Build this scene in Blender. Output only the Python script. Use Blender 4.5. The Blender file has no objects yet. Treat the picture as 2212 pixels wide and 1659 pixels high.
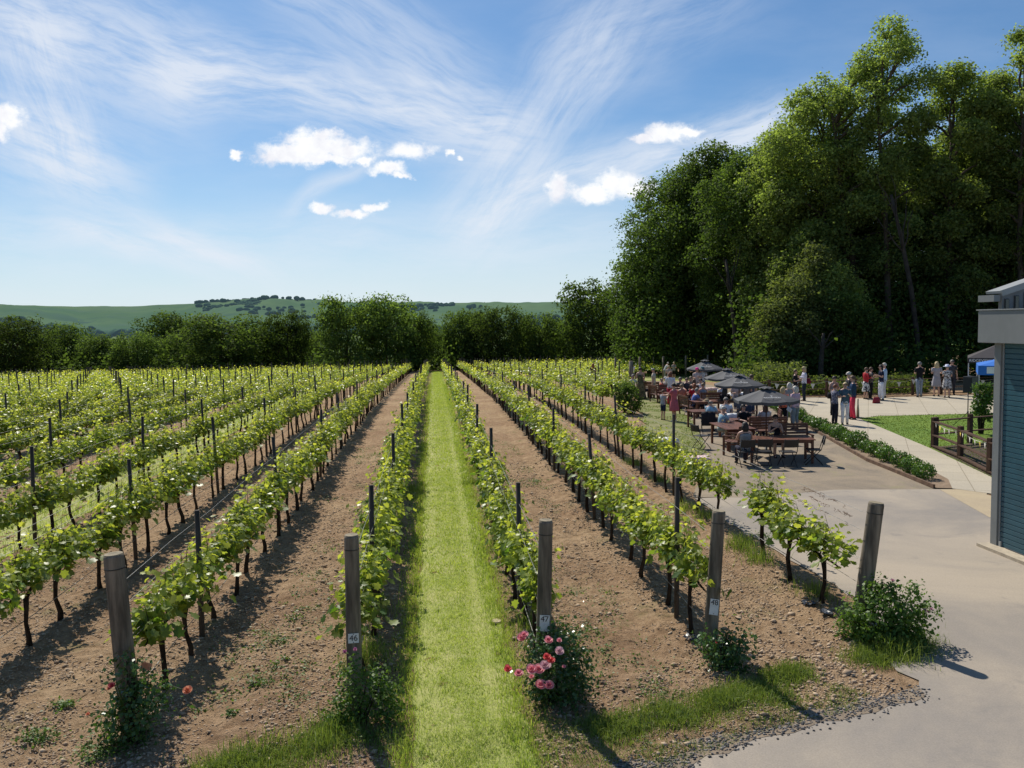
import bpy, bmesh, math, random
import numpy as np
from mathutils import Vector, Matrix
rng = np.random.default_rng(7)
random.seed(7)
PI = math.pi
S = bpy.context.scene
COL = S.collection

# ------------------------------------------------------------------ survey
# the photograph is 2212 x 1659 in these survey units; CAMH eye height, HOR horizon line
FOC, CX, CY, HOR, CAMH = 1791.0, 1106.0, 829.5, 696.8, 4.3
ROLL = .019      # the photographer held the camera a degree off level
PSI = math.atan(166.5 / FOC)
PIT = math.atan((CY - HOR) / FOC)
SP, CP = math.sin(PSI), math.cos(PSI)
Fh = np.array([SP, CP, 0.0]); Rr = np.array([CP, -SP, 0.0])
Ff = Fh * math.cos(PIT) + np.array([0, 0, -math.sin(PIT)])
Uu = Fh * math.sin(PIT) + np.array([0, 0, math.cos(PIT)])
Rc = Rr * math.cos(ROLL) - Uu * math.sin(ROLL); Uc = Uu * math.cos(ROLL) + Rr * math.sin(ROLL)
CAM = np.array([0, 0, CAMH])

def zt(X, Y):
    X = np.asarray(X, float); Y = np.asarray(Y, float)
    s = np.clip((Y - 42) / (125 - 42), 0, 1) ** 1.1
    zf = -2.6 + 0 * X
    z = zf * s - np.clip(Y - 125, 0, 900) * 0.009
    return z

def ray(x, y):
    return Ff + Rc * ((x - CX) / FOC) - Uc * ((y - CY) / FOC)

def G(x, y, h=0.0):
    """ground point (plus height h) seen at survey position x, y"""
    d = ray(x, y); z = h
    for _ in range(30):
        t = (CAMH - z) / -d[2]
        p = CAM + d * t
        z = float(zt(p[0], p[1])) + h
    return np.array([p[0], p[1], z])

def V(x, y, base):
    """point over a base point, in the upright plane through it, at survey position x, y"""
    d = ray(x, y)
    t = np.dot(np.array(base) - CAM, Fh) / np.dot(d, Fh)
    return CAM + d * t

def CF(lat, dep, z=None):
    X = lat * CP + dep * SP; Y = -lat * SP + dep * CP
    return np.array([X, Y, float(zt(X, Y)) if z is None else z])

def at_depth(x, dep):
    return CF((x - CX) / FOC * dep / math.cos(PIT) * 1.0, dep)

def head(a):
    """object rotation for a thing facing: 0 away from the viewpoint, 90 right, 180 towards, -90 left"""
    return -(PSI + math.radians(a))

# ------------------------------------------------------------------ object helpers
def tag(o, label=None, cat=None, group=None, kind=None):
    if label: o['label'] = label
    if cat: o['category'] = cat
    if group: o['group'] = group
    if kind: o['kind'] = kind
    return o

def empty(name, loc, rz=0.0, label=None, cat=None, group=None):
    o = bpy.data.objects.new(name, None); COL.objects.link(o)
    o.empty_display_size = 0.2
    o.location = loc; o.rotation_euler = (0, 0, rz)
    return tag(o, label, cat, group)

def link(name, me, parent=None, loc=(0, 0, 0), rz=0.0):
    o = bpy.data.objects.new(name, me); COL.objects.link(o)
    o.location = loc; o.rotation_euler = (0, 0, rz)
    if parent is not None: o.parent = parent
    return o

def np_mesh(name, v, f, mats, smooth=False, tip=None, midx=None):
    v = np.asarray(v, dtype=np.float32).reshape(-1, 3); f = np.asarray(f, dtype=np.int32)
    k = f.shape[1]
    me = bpy.data.meshes.new(name)
    me.vertices.add(len(v)); me.vertices.foreach_set('co', v.ravel())
    me.loops.add(f.size); me.loops.foreach_set('vertex_index', f.ravel())
    me.polygons.add(len(f))
    me.polygons.foreach_set('loop_start', np.arange(0, f.size, k, dtype=np.int32))
    me.polygons.foreach_set('loop_total', np.full(len(f), k, dtype=np.int32))
    if smooth: me.polygons.foreach_set('use_smooth', np.ones(len(f), dtype=bool))
    if midx is not None: me.polygons.foreach_set('material_index', np.asarray(midx, dtype=np.int32))
    if tip is not None:
        a = me.attributes.new('tip', 'FLOAT', 'POINT'); a.data.foreach_set('value', np.asarray(tip, dtype=np.float32))
    for m in (mats if isinstance(mats, (list, tuple)) else [mats]): me.materials.append(m)
    me.update(calc_edges=True)
    return me

def frame_of(d):
    d = d / (np.linalg.norm(d) + 1e-9)
    a = np.array([0, 0, 1.0]) if abs(d[2]) < 0.9 else np.array([1.0, 0, 0])
    u = np.cross(a, d); u /= np.linalg.norm(u); w = np.cross(d, u)
    return u, w

class MB:
    def __init__(s): s.v = []; s.f = []; s.m = []; s.sm = []
    def add(s, vs, fs, mi=0, smooth=False):
        b = len(s.v); s.v += [tuple(map(float, p)) for p in vs]
        for f in fs:
            s.f.append(tuple(i + b for i in f)); s.m.append(mi); s.sm.append(smooth)
        return s
    def box(s, c, d, rz=0.0, mi=0, rx=0.0, ry=0.0):
        x, y, z = d[0] / 2, d[1] / 2, d[2] / 2
        M = Matrix.Rotation(rz, 3, 'Z') @ Matrix.Rotation(ry, 3, 'Y') @ Matrix.Rotation(rx, 3, 'X')
        vs = [M @ Vector((sx * x, sy * y, sz * z)) + Vector(tuple(map(float, c))) for sz in (-1, 1) for sx, sy in ((-1, -1), (1, -1), (1, 1), (-1, 1))]
        return s.add(vs, [(3, 2, 1, 0), (4, 5, 6, 7), (0, 1, 5, 4), (1, 2, 6, 5), (2, 3, 7, 6), (3, 0, 4, 7)], mi)
    def bar(s, a, b, w, h, mi=0):
        a = np.array(a, float); b = np.array(b, float); u, q = frame_of(b - a)
        vs = [p + u * su * w / 2 + q * sq * h / 2 for p in (a, b) for su, sq in ((-1, -1), (1, -1), (1, 1), (-1, 1))]
        return s.add(vs, [(3, 2, 1, 0), (4, 5, 6, 7), (0, 1, 5, 4), (1, 2, 6, 5), (2, 3, 7, 6), (3, 0, 4, 7)], mi)
    def tube(s, pts, rad, n=8, mi=0, smooth=True, cap=True, jit=0.0):
        pts = [np.array(p, float) for p in pts]
        if not hasattr(rad, '__len__'): rad = [rad] * len(pts)
        vs = []; prev = None
        for i, p in enumerate(pts):
            d = pts[min(i + 1, len(pts) - 1)] - pts[max(i - 1, 0)]
            if prev is None: u, w = frame_of(d)
            else:
                d = d / (np.linalg.norm(d) + 1e-9)
                u = prev - d * np.dot(prev, d); u /= (np.linalg.norm(u) + 1e-9); w = np.cross(d, u)
            prev = u
            for k in range(n):
                a = 2 * PI * k / n; r = rad[i] * (1 + jit * (random.random() - .5))
                vs.append(p + u * math.cos(a) * r + w * math.sin(a) * r)
        fs = [(i * n + k, i * n + (k + 1) % n, (i + 1) * n + (k + 1) % n, (i + 1) * n + k) for i in range(len(pts) - 1) for k in range(n)]
        s.add(vs, fs, mi, smooth)
        if cap:
            b = len(s.v) - len(vs)
            s.f.append(tuple(b + k for k in range(n))[::-1]); s.m.append(mi); s.sm.append(False)
            s.f.append(tuple(b + (len(pts) - 1) * n + k for k in range(n))); s.m.append(mi); s.sm.append(False)
        return s
    def loft(s, rings, n=14, mi=0, cap=True, fn=None):
        """rings: (centre, rx, ry) level ellipses"""
        vs = []
        for i, (c, rx, ry) in enumerate(rings):
            for k in range(n):
                a = 2 * PI * k / n; q = fn(i, k, a) if fn else 1.0
                vs.append((c[0] + math.cos(a) * rx * q, c[1] + math.sin(a) * ry * q, c[2]))
        fs = [(i * n + k, i * n + (k + 1) % n, (i + 1) * n + (k + 1) % n, (i + 1) * n + k) for i in range(len(rings) - 1) for k in range(n)]
        s.add(vs, fs, mi, True)
        if cap:
            b = len(s.v) - len(vs)
            s.f.append(tuple(b + k for k in range(n))[::-1]); s.m.append(mi); s.sm.append(True)
            s.f.append(tuple(b + (len(rings) - 1) * n + k for k in range(n))); s.m.append(mi); s.sm.append(True)
        return s
    def ball(s, c, r, n=10, m=7, mi=0):
        if not hasattr(r, '__len__'): r = (r, r, r)
        rings = []
        for j in range(m + 1):
            t = -PI / 2 + PI * j / m
            q = max(math.cos(t), 0.02)
            rings.append(((c[0], c[1], c[2] + r[2] * math.sin(t)), r[0] * q, r[1] * q))
        return s.loft(rings, n, mi)
    def mesh(s, name, mats):
        me = bpy.data.meshes.new(name); me.from_pydata(s.v, [], s.f)
        for m in (mats if isinstance(mats, (list, tuple)) else [mats]): me.materials.append(m)
        me.polygons.foreach_set('material_index', s.m); me.polygons.foreach_set('use_smooth', s.sm)
        me.update(); return me
    def build(s, name, mats, parent=None, loc=(0, 0, 0), rz=0.0, bevel=0.0):
        o = link(name, s.mesh(name, mats), parent, loc, rz)
        if bevel:
            b = o.modifiers.new('b', 'BEVEL'); b.width = bevel; b.segments = 2; b.limit_method = 'ANGLE'
        return o

# ------------------------------------------------------------------ materials
class NT:
    def __init__(s, tree): s.t = tree; s.n = tree.nodes; s.l = tree.links
    def node(s, typ, **kw):
        n = s.n.new(typ)
        for k, v in kw.items(): setattr(n, k, v)
        return n
    def put(s, sock, v):
        if hasattr(v, 'is_output') or isinstance(v, bpy.types.NodeSocket): s.l.new(v, sock)
        else: sock.default_value = v
    def math(s, op, a, b=0.0, c=0.0, clamp=False):
        n = s.node('ShaderNodeMath', operation=op, use_clamp=clamp)
        s.put(n.inputs[0], a); s.put(n.inputs[1], b)
        if len(n.inputs) > 2: s.put(n.inputs[2], c)
        return n.outputs[0]
    def dot(s, a, b):
        n = s.node('ShaderNodeVectorMath', operation='DOT_PRODUCT'); s.put(n.inputs[0], a); s.put(n.inputs[1], b)
        return n.outputs['Value']
    def comb(s, x, y, z=0.0):
        n = s.node('ShaderNodeCombineXYZ'); s.put(n.inputs[0], x); s.put(n.inputs[1], y); s.put(n.inputs[2], z)
        return n.outputs[0]
    def noise(s, vec, scale, detail=4, rough=.55, dist=0.0, color=False):
        n = s.node('ShaderNodeTexNoise')
        if vec is not None: s.l.new(vec, n.inputs['Vector'])
        n.inputs['Scale'].default_value = scale; n.inputs['Detail'].default_value = detail
        n.inputs['Roughness'].default_value = rough; n.inputs['Distortion'].default_value = dist
        return n.outputs['Color'] if color else n.outputs['Fac']
    def ramp(s, fac, lo, hi, a=0.0, b=1.0, smooth=True):
        n = s.node('ShaderNodeMapRange'); n.interpolation_type = 'SMOOTHSTEP' if smooth else 'LINEAR'
        s.put(n.inputs['Value'], fac); n.inputs['From Min'].default_value = lo; n.inputs['From Max'].default_value = hi
        n.inputs['To Min'].default_value = a; n.inputs['To Max'].default_value = b
        return n.outputs['Result']
    def mix(s, fac, a, b, typ='MIX'):
        n = s.node('ShaderNodeMix', data_type='RGBA', blend_type=typ)
        s.put(n.inputs[0], fac); s.put(n.inputs[6], a if not isinstance(a, tuple) else (*a[:3], 1)); s.put(n.inputs[7], b if not isinstance(b, tuple) else (*b[:3], 1))
        return n.outputs[2]
    def scale(s, vec, v):
        n = s.node('ShaderNodeVectorMath', operation='MULTIPLY'); s.put(n.inputs[0], vec); n.inputs[1].default_value = v
        return n.outputs[0]
    def bump(s, h, strength=.5, dist=.02):
        n = s.node('ShaderNodeBump'); s.put(n.inputs['Height'], h)
        n.inputs['Strength'].default_value = strength; n.inputs['Distance'].default_value = dist
        return n.outputs['Normal']

def newmat(name):
    m = bpy.data.materials.new(name); m.use_nodes = True
    T = NT(m.node_tree); b = T.n['Principled BSDF']; out = T.n['Material Output']
    return m, T, b, out

MC = {}
def mat(name, col, rough=.7, var=.25, scale=6.0, bump=0.0, bscale=None, spec=.3, metal=0.0, stretch=None, obj=True):
    if name in MC: return MC[name]
    m, T, b, out = newmat(name)
    tc = T.node('ShaderNodeTexCoord'); vec = tc.outputs['Object']
    if stretch: vec = T.scale(vec, stretch)
    n = T.noise(vec, scale, 5, .6)
    lo = tuple(c * (1 - var) for c in col); hi = tuple(min(c * (1 + var), .95) for c in col)
    T.l.new(T.mix(T.ramp(n, .3, .7), lo, hi), b.inputs['Base Color'])
    b.inputs['Roughness'].default_value = rough; b.inputs['Specular IOR Level'].default_value = spec
    b.inputs['Metallic'].default_value = metal
    if bump:
        T.l.new(T.bump(T.noise(vec, bscale or scale * 3, 6, .65), bump, .01), b.inputs['Normal'])
    MC[name] = m
    return m

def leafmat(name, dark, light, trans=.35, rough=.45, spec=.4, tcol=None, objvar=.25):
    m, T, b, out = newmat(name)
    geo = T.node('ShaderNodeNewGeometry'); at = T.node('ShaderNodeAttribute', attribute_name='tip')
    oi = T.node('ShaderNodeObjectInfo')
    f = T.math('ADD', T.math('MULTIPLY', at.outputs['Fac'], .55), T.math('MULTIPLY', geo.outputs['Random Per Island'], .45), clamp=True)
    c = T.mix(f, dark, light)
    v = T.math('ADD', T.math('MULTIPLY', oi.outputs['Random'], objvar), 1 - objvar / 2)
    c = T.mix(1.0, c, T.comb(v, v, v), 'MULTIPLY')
    T.l.new(c, b.inputs['Base Color']); b.inputs['Roughness'].default_value = rough; b.inputs['Specular IOR Level'].default_value = spec
    tr = T.node('ShaderNodeBsdfTranslucent')
    T.l.new(T.mix(1.0, c, tcol or (1.6, 1.7, .7), 'MULTIPLY'), tr.inputs['Color'])
    mx = T.node('ShaderNodeMixShader'); mx.inputs[0].default_value = trans
    T.l.new(b.outputs[0], mx.inputs[1]); T.l.new(tr.outputs[0], mx.inputs[2]); T.l.new(mx.outputs[0], out.inputs['Surface'])
    return m

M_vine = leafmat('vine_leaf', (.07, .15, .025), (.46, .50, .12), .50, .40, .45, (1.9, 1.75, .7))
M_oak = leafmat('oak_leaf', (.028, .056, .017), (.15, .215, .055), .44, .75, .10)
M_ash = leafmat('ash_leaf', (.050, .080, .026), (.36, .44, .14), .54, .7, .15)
M_far = leafmat('hedgerow_leaf', (.030, .055, .020), (.15, .21, .055), .45, .8, .05, objvar=.8)
M_elder = leafmat('elder_leaf', (.055, .078, .026), (.20, .23, .085), .45, .8, .1)
M_rose = leafmat('rose_leaf', (.03, .07, .02), (.10, .18, .05), .25, .3, .4)
M_box = leafmat('box_leaf', (.035, .085, .015), (.13, .23, .035), .3, .4, .4)
M_grass = leafmat('grass_blade', (.20, .30, .055), (.53, .60, .17), .42, .5, .2, (1.45, 1.4, .65))
M_vgrass = leafmat('verge_blade', (.085, .15, .028), (.36, .40, .12), .4, .5, .2, (1.4, 1.4, .65))
M_weed = leafmat('weed_leaf', (.04, .09, .015), (.15, .24, .05), .35, .5, .3)
M_bark = mat('bark', (.075, .060, .045), .9, .4, 3, .8, 9, .1, stretch=(1, 1, .3))
M_vtrunk = mat('vine_bark', (.045, .032, .022), .95, .5, 14, 1.0, 40, .1, stretch=(1, 1, .3))
M_post = mat('weathered_post', (.20, .165, .12), .85, .55, 9, 1.0, 34, .2, stretch=(1, 1, .12))
M_posttop = mat('sawn_post_end', (.26, .22, .15), .85, .3, 18, .3, 60, .2)
M_stake = mat('dark_stake', (.085, .072, .058), .85, .4, 6, .5, 30, .2, stretch=(1, 1, .12))
M_wire = mat('wire', (.25, .24, .22), .4, .2, 8, metal=.8, spec=.5)

# ------------------------------------------------------------------ numpy value noise
def vnoise(x, y, seed=0):
    xi = np.floor(x).astype(np.int64); yi = np.floor(y).astype(np.int64); fx = x - xi; fy = y - yi
    fx = fx * fx * (3 - 2 * fx); fy = fy * fy * (3 - 2 * fy)
    def h(a, b):
        n = (a * 374761393 + b * 668265263 + seed * 1442695041) & 0xffffffff
        n = ((n ^ (n >> 13)) * 1274126177) & 0xffffffff
        return ((n ^ (n >> 16)) & 0xffff) / 65535.0
    return (h(xi, yi) * (1 - fx) + h(xi + 1, yi) * fx) * (1 - fy) + (h(xi, yi + 1) * (1 - fx) + h(xi + 1, yi + 1) * fx) * fy
def fbm(x, y, o=4, seed=0):
    r = 0; a = .5
    for i in range(o): r = r + a * vnoise(x * 2 ** i + 17.3 * i, y * 2 ** i - 9.1 * i, seed + i); a *= .5
    return r

# ------------------------------------------------------------------ camera, sun, sky
cam = bpy.data.cameras.new('camera'); co = bpy.data.objects.new('camera', cam); COL.objects.link(co)
cam.sensor_width = 36; cam.lens = FOC / 2212 * 36; cam.clip_start = .1; cam.clip_end = 20000
co.location = (0, 0, CAMH); co.rotation_euler = Matrix((Rc, Uc, -Ff)).transposed().to_euler()
S.camera = co
EL, AZ = math.radians(48), math.radians(-17)      # the sun: height, bearing from the rows' direction
sd = Vector((math.sin(AZ) * math.cos(EL), math.cos(AZ) * math.cos(EL), math.sin(EL)))
sl = bpy.data.lights.new('sun', 'SUN'); so = bpy.data.objects.new('sun', sl); COL.objects.link(so)
sl.energy = 5.0; sl.angle = math.radians(.55); sl.color = (1, .94, .84)
so.rotation_euler = sd.to_track_quat('Z', 'Y').to_euler()
S.view_settings.view_transform = 'Standard'; S.view_settings.look = 'None'; S.view_settings.exposure = 0
S.cycles.max_bounces = 7; S.cycles.transparent_max_bounces = 4; S.cycles.diffuse_bounces = 3; S.cycles.transmission_bounces = 4
S.cycles.sample_clamp_indirect = 6
try: S.cycles.use_denoising = True
except Exception: pass

def make_world():
    w = bpy.data.worlds.new('World'); S.world = w; w.use_nodes = True
    T = NT(w.node_tree); bg = T.n['Background']
    sky = T.node('ShaderNodeTexSky'); sky.sky_type = 'NISHITA'; sky.sun_disc = False
    sky.sun_elevation = EL; sky.sun_rotation = AZ; sky.air_density = 1.0; sky.dust_density = .6; sky.ozone_density = 1.6; sky.altitude = 60
    tc = T.node('ShaderNodeTexCoord'); d = tc.outputs['Generated']
    fwd = T.math('MAXIMUM', T.dot(d, tuple(Fh)), .05)
    u = T.math('DIVIDE', T.dot(d, tuple(Rr)), fwd); z = T.dot(d, (0, 0, 1)); v = T.math('DIVIDE', z, fwd)
    def uv(x, y):
        r = ray(x, y); f = np.dot(r, Fh); return float(np.dot(r, Rr) / f), float(r[2] / f)
    P = T.comb(u, v)
    # a clear blue that pales to the horizon
    skyc = T.mix(1.0, sky.outputs[0], (.50, .74, .94), 'MULTIPLY')
    # thin high cloud: soft streaks, each along its own line
    wn = T.noise(P, 2.3, 4, .6, color=True)
    wv = T.node('ShaderNodeVectorMath', operation='MULTIPLY_ADD'); T.l.new(wn, wv.inputs[0]); wv.inputs[1].default_value = (.11, .11, 0); 
    off = T.node('ShaderNodeVectorMath', operation='SUBTRACT'); T.l.new(P, off.inputs[0]); off.inputs[1].default_value = (.055, .055, 0)
    T.l.new(off.outputs[0], wv.inputs[2]); PW = wv.outputs[0]
    cirrus = None
    streaks = [((-150, -60), (420, 165), 75, .6), ((380, 150), (1080, 275), 52, .66), ((-200, 200), (260, 370), 60, .62), ((150, 480), (420, 560), 24, .55),
               ((330, 470), (560, 580), 20, .45), ((980, 500), (1330, 60), 60, .42), ((1010, 450), (1700, 215), 30, .62), ((1330, 400), (1700, 220), 22, .5),
               ((660, 440), (800, 350), 11, .5), ((-100, 500), (1300, 520), 45, .28), ((1200, 120), (1600, -40), 70, .25), ((600, -40), (1000, 180), 60, .42), ((60, 60), (160, 330), 60, .45)]
    for i, (a, b, wd, st) in enumerate(streaks):
        (x0, y0), (x1, y1) = uv(*a), uv(*b); L = math.hypot(x1 - x0, y1 - y0); tx, ty = (x1 - x0) / L, (y1 - y0) / L; W = wd / FOC
        s = T.math('SUBTRACT', T.dot(PW, (tx, ty, 0)), x0 * tx + y0 * ty); t = T.math('SUBTRACT', T.dot(PW, (-ty, tx, 0)), -x0 * ty + y0 * tx)
        fall = T.ramp(T.math('ABSOLUTE', t), 0, W * 2.5, 1, 0)
        win = T.math('MULTIPLY', T.ramp(s, -.06, .05), T.ramp(s, L - .05, L + .09, 1, 0))
        n = T.noise(T.comb(T.math('MULTIPLY', s, 2.6), T.math('MULTIPLY', t, 15.0), i * 3.1), 3.4, 8, .66)
        q = T.math('MULTIPLY', T.math('MULTIPLY', fall, win), T.math('MULTIPLY', T.ramp(n, .22, .66), st * 1.25))
        cirrus = q if cirrus is None else T.math('ADD', cirrus, q)
    veil = T.math('MULTIPLY', T.ramp(T.noise(T.scale(P, (1.5, 5, 1)), 2.0, 6, .6), .35, .75), T.ramp(v, .05, .42, 0.30, .08))
    cirrus = T.math('ADD', cirrus, veil, clamp=True)
    hz = T.ramp(v, -.01, .30, .96, 0.0, smooth=False)
    hz = T.math('POWER', hz, 2.0)
    c = T.mix(T.math('MULTIPLY', cirrus, .88), skyc, (7.6, 8.2, 9.2))
    c = T.mix(hz, c, (7.9, 8.7, 9.5))
    # fair-weather clouds
    n1 = T.noise(P, 26, 6, .62, color=True)
    w2 = T.node('ShaderNodeVectorMath', operation='MULTIPLY_ADD'); T.l.new(n1, w2.inputs[0]); w2.inputs[1].default_value = (.05, .034, 0)
    o2 = T.node('ShaderNodeVectorMath', operation='SUBTRACT'); T.l.new(P, o2.inputs[0]); o2.inputs[1].default_value = (.025, .017, 0); T.l.new(o2.outputs[0], w2.inputs[2])
    sp = T.node('ShaderNodeSeparateXYZ'); T.l.new(w2.outputs[0], sp.inputs[0]); pu, pv = sp.outputs[0], sp.outputs[1]
    puffs = [(670, 318, 75, 40), (610, 335, 66, 24), (745, 325, 62, 30), (700, 345, 110, 15), (788, 350, 26, 10), (515, 330, 14, 9), (885, 328, 46, 21), (838, 368, 40, 12), (865, 380, 22, 6),
             (965, 330, 10, 6), (992, 338, 9, 5), (762, 456, 48, 10), (812, 440, 26, 10), (693, 446, 26, 12), (1208, 404, 26, 28), (1340, 400, 60, 32), (1275, 412, 50, 22), (1385, 412, 40, 24), (1448, 288, 56, 20), (1400, 298, 30, 8), (1490, 285, 28, 10),
             (15, 250, 48, 26), (0, 280, 30, 22), (-40, 260, 50, 30), (700, 292, 40, 16)]
    dens = None
    for x, y, a, b in puffs:
        cu, cv = uv(x, y); a = a * 1.12 / FOC; b = b * 1.12 / FOC
        du = T.math('DIVIDE', T.math('SUBTRACT', pu, cu), a); dv = T.math('DIVIDE', T.math('SUBTRACT', pv, cv), b)
        r = T.math('SUBTRACT', 1.0, T.math('SQRT', T.math('ADD', T.math('MULTIPLY', du, du), T.math('MULTIPLY', dv, dv))))
        dens = r if dens is None else T.math('MAXIMUM', dens, r)
    ero = T.noise(P, 60, 6, .65)
    dd = T.math('SUBTRACT', dens, T.math('MULTIPLY', T.math('SUBTRACT', ero, .45), .9))
    wisp = T.noise(T.scale(P, (1, 1.8, 1)), 34, 8, .7)
    dd = T.math('SUBTRACT', dd, T.math('MULTIPLY', T.math('SUBTRACT', wisp, .5), .9))
    al = T.math('POWER', T.ramp(dd, -.24, .55), 1.15)
    shade = T.ramp(T.noise(P, 22, 5, .6), .40, .68, 1.0, .84)
    core = T.mix(1.0, (10.2, 10.3, 10.4), T.comb(shade, shade, T.math('POWER', shade, .6)), 'MULTIPLY')
    c = T.mix(al, c, core)
    T.l.new(c, bg.inputs[0]); bg.inputs[1].default_value = .1
make_world()

# ------------------------------------------------------------------ the vineyard's rows
PB = {45: G(286, 1590), 46: G(768, 1540), 47: G(1172, 1500), 48: G(1532, 1425), 49: G(1855, 1364)}
ROWX = {i: float(p[0]) for i, p in PB.items()}; ROWX[44] = float(G(175, 1310)[0])
for i in range(43, 14, -1): ROWX[i] = ROWX[i + 1] - 2.26
for i in range(50, 62): ROWX[i] = ROWX[49] + 2.3 * (i - 49)
ROWY0 = {i: float(p[1]) for i, p in PB.items()}; ROWY0.update({50: 38.0, 51: 43.0, 52: 53.0})
for i in range(53, 62): ROWY0[i] = 68 + (i - 53) * 1.0
for i in range(44, 14, -1): ROWY0[i] = 8.4 - (45 - i) * .1
YEND = 118.0
VINESP = 1.2
DRIVE_X = ROWX[49] + .65

# ------------------------------------------------------------------ ground
M_soil, T, b, out = newmat('soil')
geo = T.node('ShaderNodeNewGeometry'); P = geo.outputs['Position']
n1 = T.noise(P, .35, 4, .6); n2 = T.noise(P, 5.5, 7, .7); n3 = T.noise(P, 38, 5, .7)
c = T.mix(T.ramp(n1, .3, .7), (.37, .24, .145), (.51, .36, .22))
c = T.mix(T.ramp(n2, .35, .65), T.mix(1.0, c, (.66, .62, .58), 'MULTIPLY'), c)
c = T.mix(T.ramp(n3, .58, .80, 0, .65), c, (.60, .50, .37))
sepx = T.node('ShaderNodeSeparateXYZ'); T.l.new(P, sepx.inputs[0])
far = T.ramp(sepx.outputs[1], 120, 150)
c = T.mix(T.ramp(T.noise(P, 1.1, 5, .7), .56, .74, 0, .55), c, (.12, .16, .05))
c = T.mix(far, c, (.09, .14, .04))
c = T.mix(T.ramp(n3, .30, .46, .45, 0), c, (.12, .08, .055))
T.l.new(c, b.inputs['Base Color']); b.inputs['Roughness'].default_value = .95; b.inputs['Specular IOR Level'].default_value = .1
T.l.new(T.bump(T.math('ADD', T.math('MULTIPLY', n2, .8), T.math('MULTIPLY', n3, .6)), 1.0, .07), b.inputs['Normal'])

_e = [G(*p) for p in ((1250, 1760), (1437, 1659), (1664, 1580), (1854, 1538), (1985, 1500), (1985, 1470), (1937, 1450), (1900, 1395))]
_ey = [p[1] for p in _e] + [11.9]; _ex = [p[0] for p in _e] + [DRIVE_X]
def soil_mask(X, Y):
    xb = np.interp(Y, _ey, _ex)
    return np.clip((xb - .12 - X) / .5, 0, 1) * np.clip((Y - 4.5) / 1.0, 0, 1)
def grasscentre(X):
    return np.abs(X - .22)
def relief(X, Y):
    m = soil_mask(X, Y) * np.clip((40 - Y) / 8, 0, 1)
    h = (fbm(X * 2.2, Y * 2.2, 4, 3) - .47) * .11 + np.abs(fbm(X * 7, Y * 7, 3, 9) - .45) * .13
    rows = np.array(list(ROWX.values())); dr = np.min(np.abs(X[..., None] - rows), axis=-1)
    ridge = np.exp(-(dr / .28) ** 2) * .035
    track = np.exp(-((dr - .62) / .17) ** 2)
    gr = np.clip(1 - np.abs(X - .2) / .75, 0, 1)
    h = h * (1 - .75 * track) + ridge - .035 * track
    h = h * (1 - .8 * gr)
    return h * m - .012 * (1 - np.clip(soil_mask(X, Y) * 3, 0, 1)) * (X > 0)
def ground_z(X, Y):
    X = np.atleast_1d(np.asarray(X, float)); Y = np.atleast_1d(np.asarray(Y, float))
    return zt(X, Y) + relief(X, Y)

def spread(a, b, s0, g, mx):
    out = [a]; s = s0
    while out[-1] < b: out.append(out[-1] + s); s = min(s * g, mx)
    return out
xs = np.array(sorted([-x for x in spread(9.0, 3500, .12, 1.06, 250)][1:]) + list(np.arange(-9, 7.1, .042)) + spread(7.1, 3500, .12, 1.06, 250))
ys = np.array(sorted([5.5 - x + 5.5 for x in spread(5.5, 60, .3, 1.2, 8)][1:]) + list(np.arange(5.5, 17, .042)) + spread(17, 5200, .05, 1.016, 260))
XX, YY = np.meshgrid(xs, ys)
ZZ = zt(XX, YY) + relief(XX, YY)
nx, ny = len(xs), len(ys)
vv = np.stack([XX, YY, ZZ], -1).reshape(-1, 3)
ii = (np.arange(ny - 1)[:, None] * nx + np.arange(nx - 1)[None, :]).ravel()
ff = np.stack([ii, ii + 1, ii + nx + 1, ii + nx], -1)
tag(link('ground', np_mesh('ground', vv, ff, M_soil, smooth=True)), kind='structure')
del XX, YY, ZZ, vv, ff

def sheet(name, poly, h, m, sub=0.0, kind='structure'):
    """a flat sheet over the ground, cut to a polygon; sub: grid size so that it follows the terrain"""
    bm = bmesh.new()
    vs = [bm.verts.new((p[0], p[1], 0)) for p in poly]
    f = bm.faces.new(vs); bmesh.ops.triangulate(bm, faces=[f])
    if sub:
        for ax in (0, 1):
            lo = min(p[ax] for p in poly); hi = max(p[ax] for p in poly); k = lo + sub
            while k < hi:
                no = (1, 0, 0) if ax == 0 else (0, 1, 0); pt = (k, 0, 0) if ax == 0 else (0, k, 0)
                bmesh.ops.bisect_plane(bm, geom=bm.verts[:] + bm.edges[:] + bm.faces[:], plane_co=pt, plane_no=no); k += sub
    bmesh.ops.recalc_face_normals(bm, faces=bm.faces[:])
    if sum(f.normal.z for f in bm.faces) < 0: bmesh.ops.reverse_faces(bm, faces=bm.faces[:])
    for v_ in bm.verts: v_.co.z = float(zt(v_.co.x, v_.co.y)) + h
    me = bpy.data.meshes.new(name); bm.to_mesh(me); bm.free(); me.materials.append(m)
    return tag(link(name, me), kind=kind)
def px(*pts): return [tuple(G(x, y)[:2]) for x, y in pts]
def wob(poly, amp, step=.35, seed=1, close=True):
    """a polygon with an uneven edge"""
    out = []; r = random.Random(seed)
    for i, a in enumerate(poly if close else poly[:-1]):
        b_ = poly[(i + 1) % len(poly)]; L = math.hypot(b_[0] - a[0], b_[1] - a[1]); n = max(1, int(L / step))
        for k in range(n):
            t = k / n; out.append((a[0] + (b_[0] - a[0]) * t + (r.random() - .5) * amp * (k > 0), a[1] + (b_[1] - a[1]) * t + (r.random() - .5) * amp * (k > 0)))
    return out if close else out + [poly[-1]]

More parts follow.
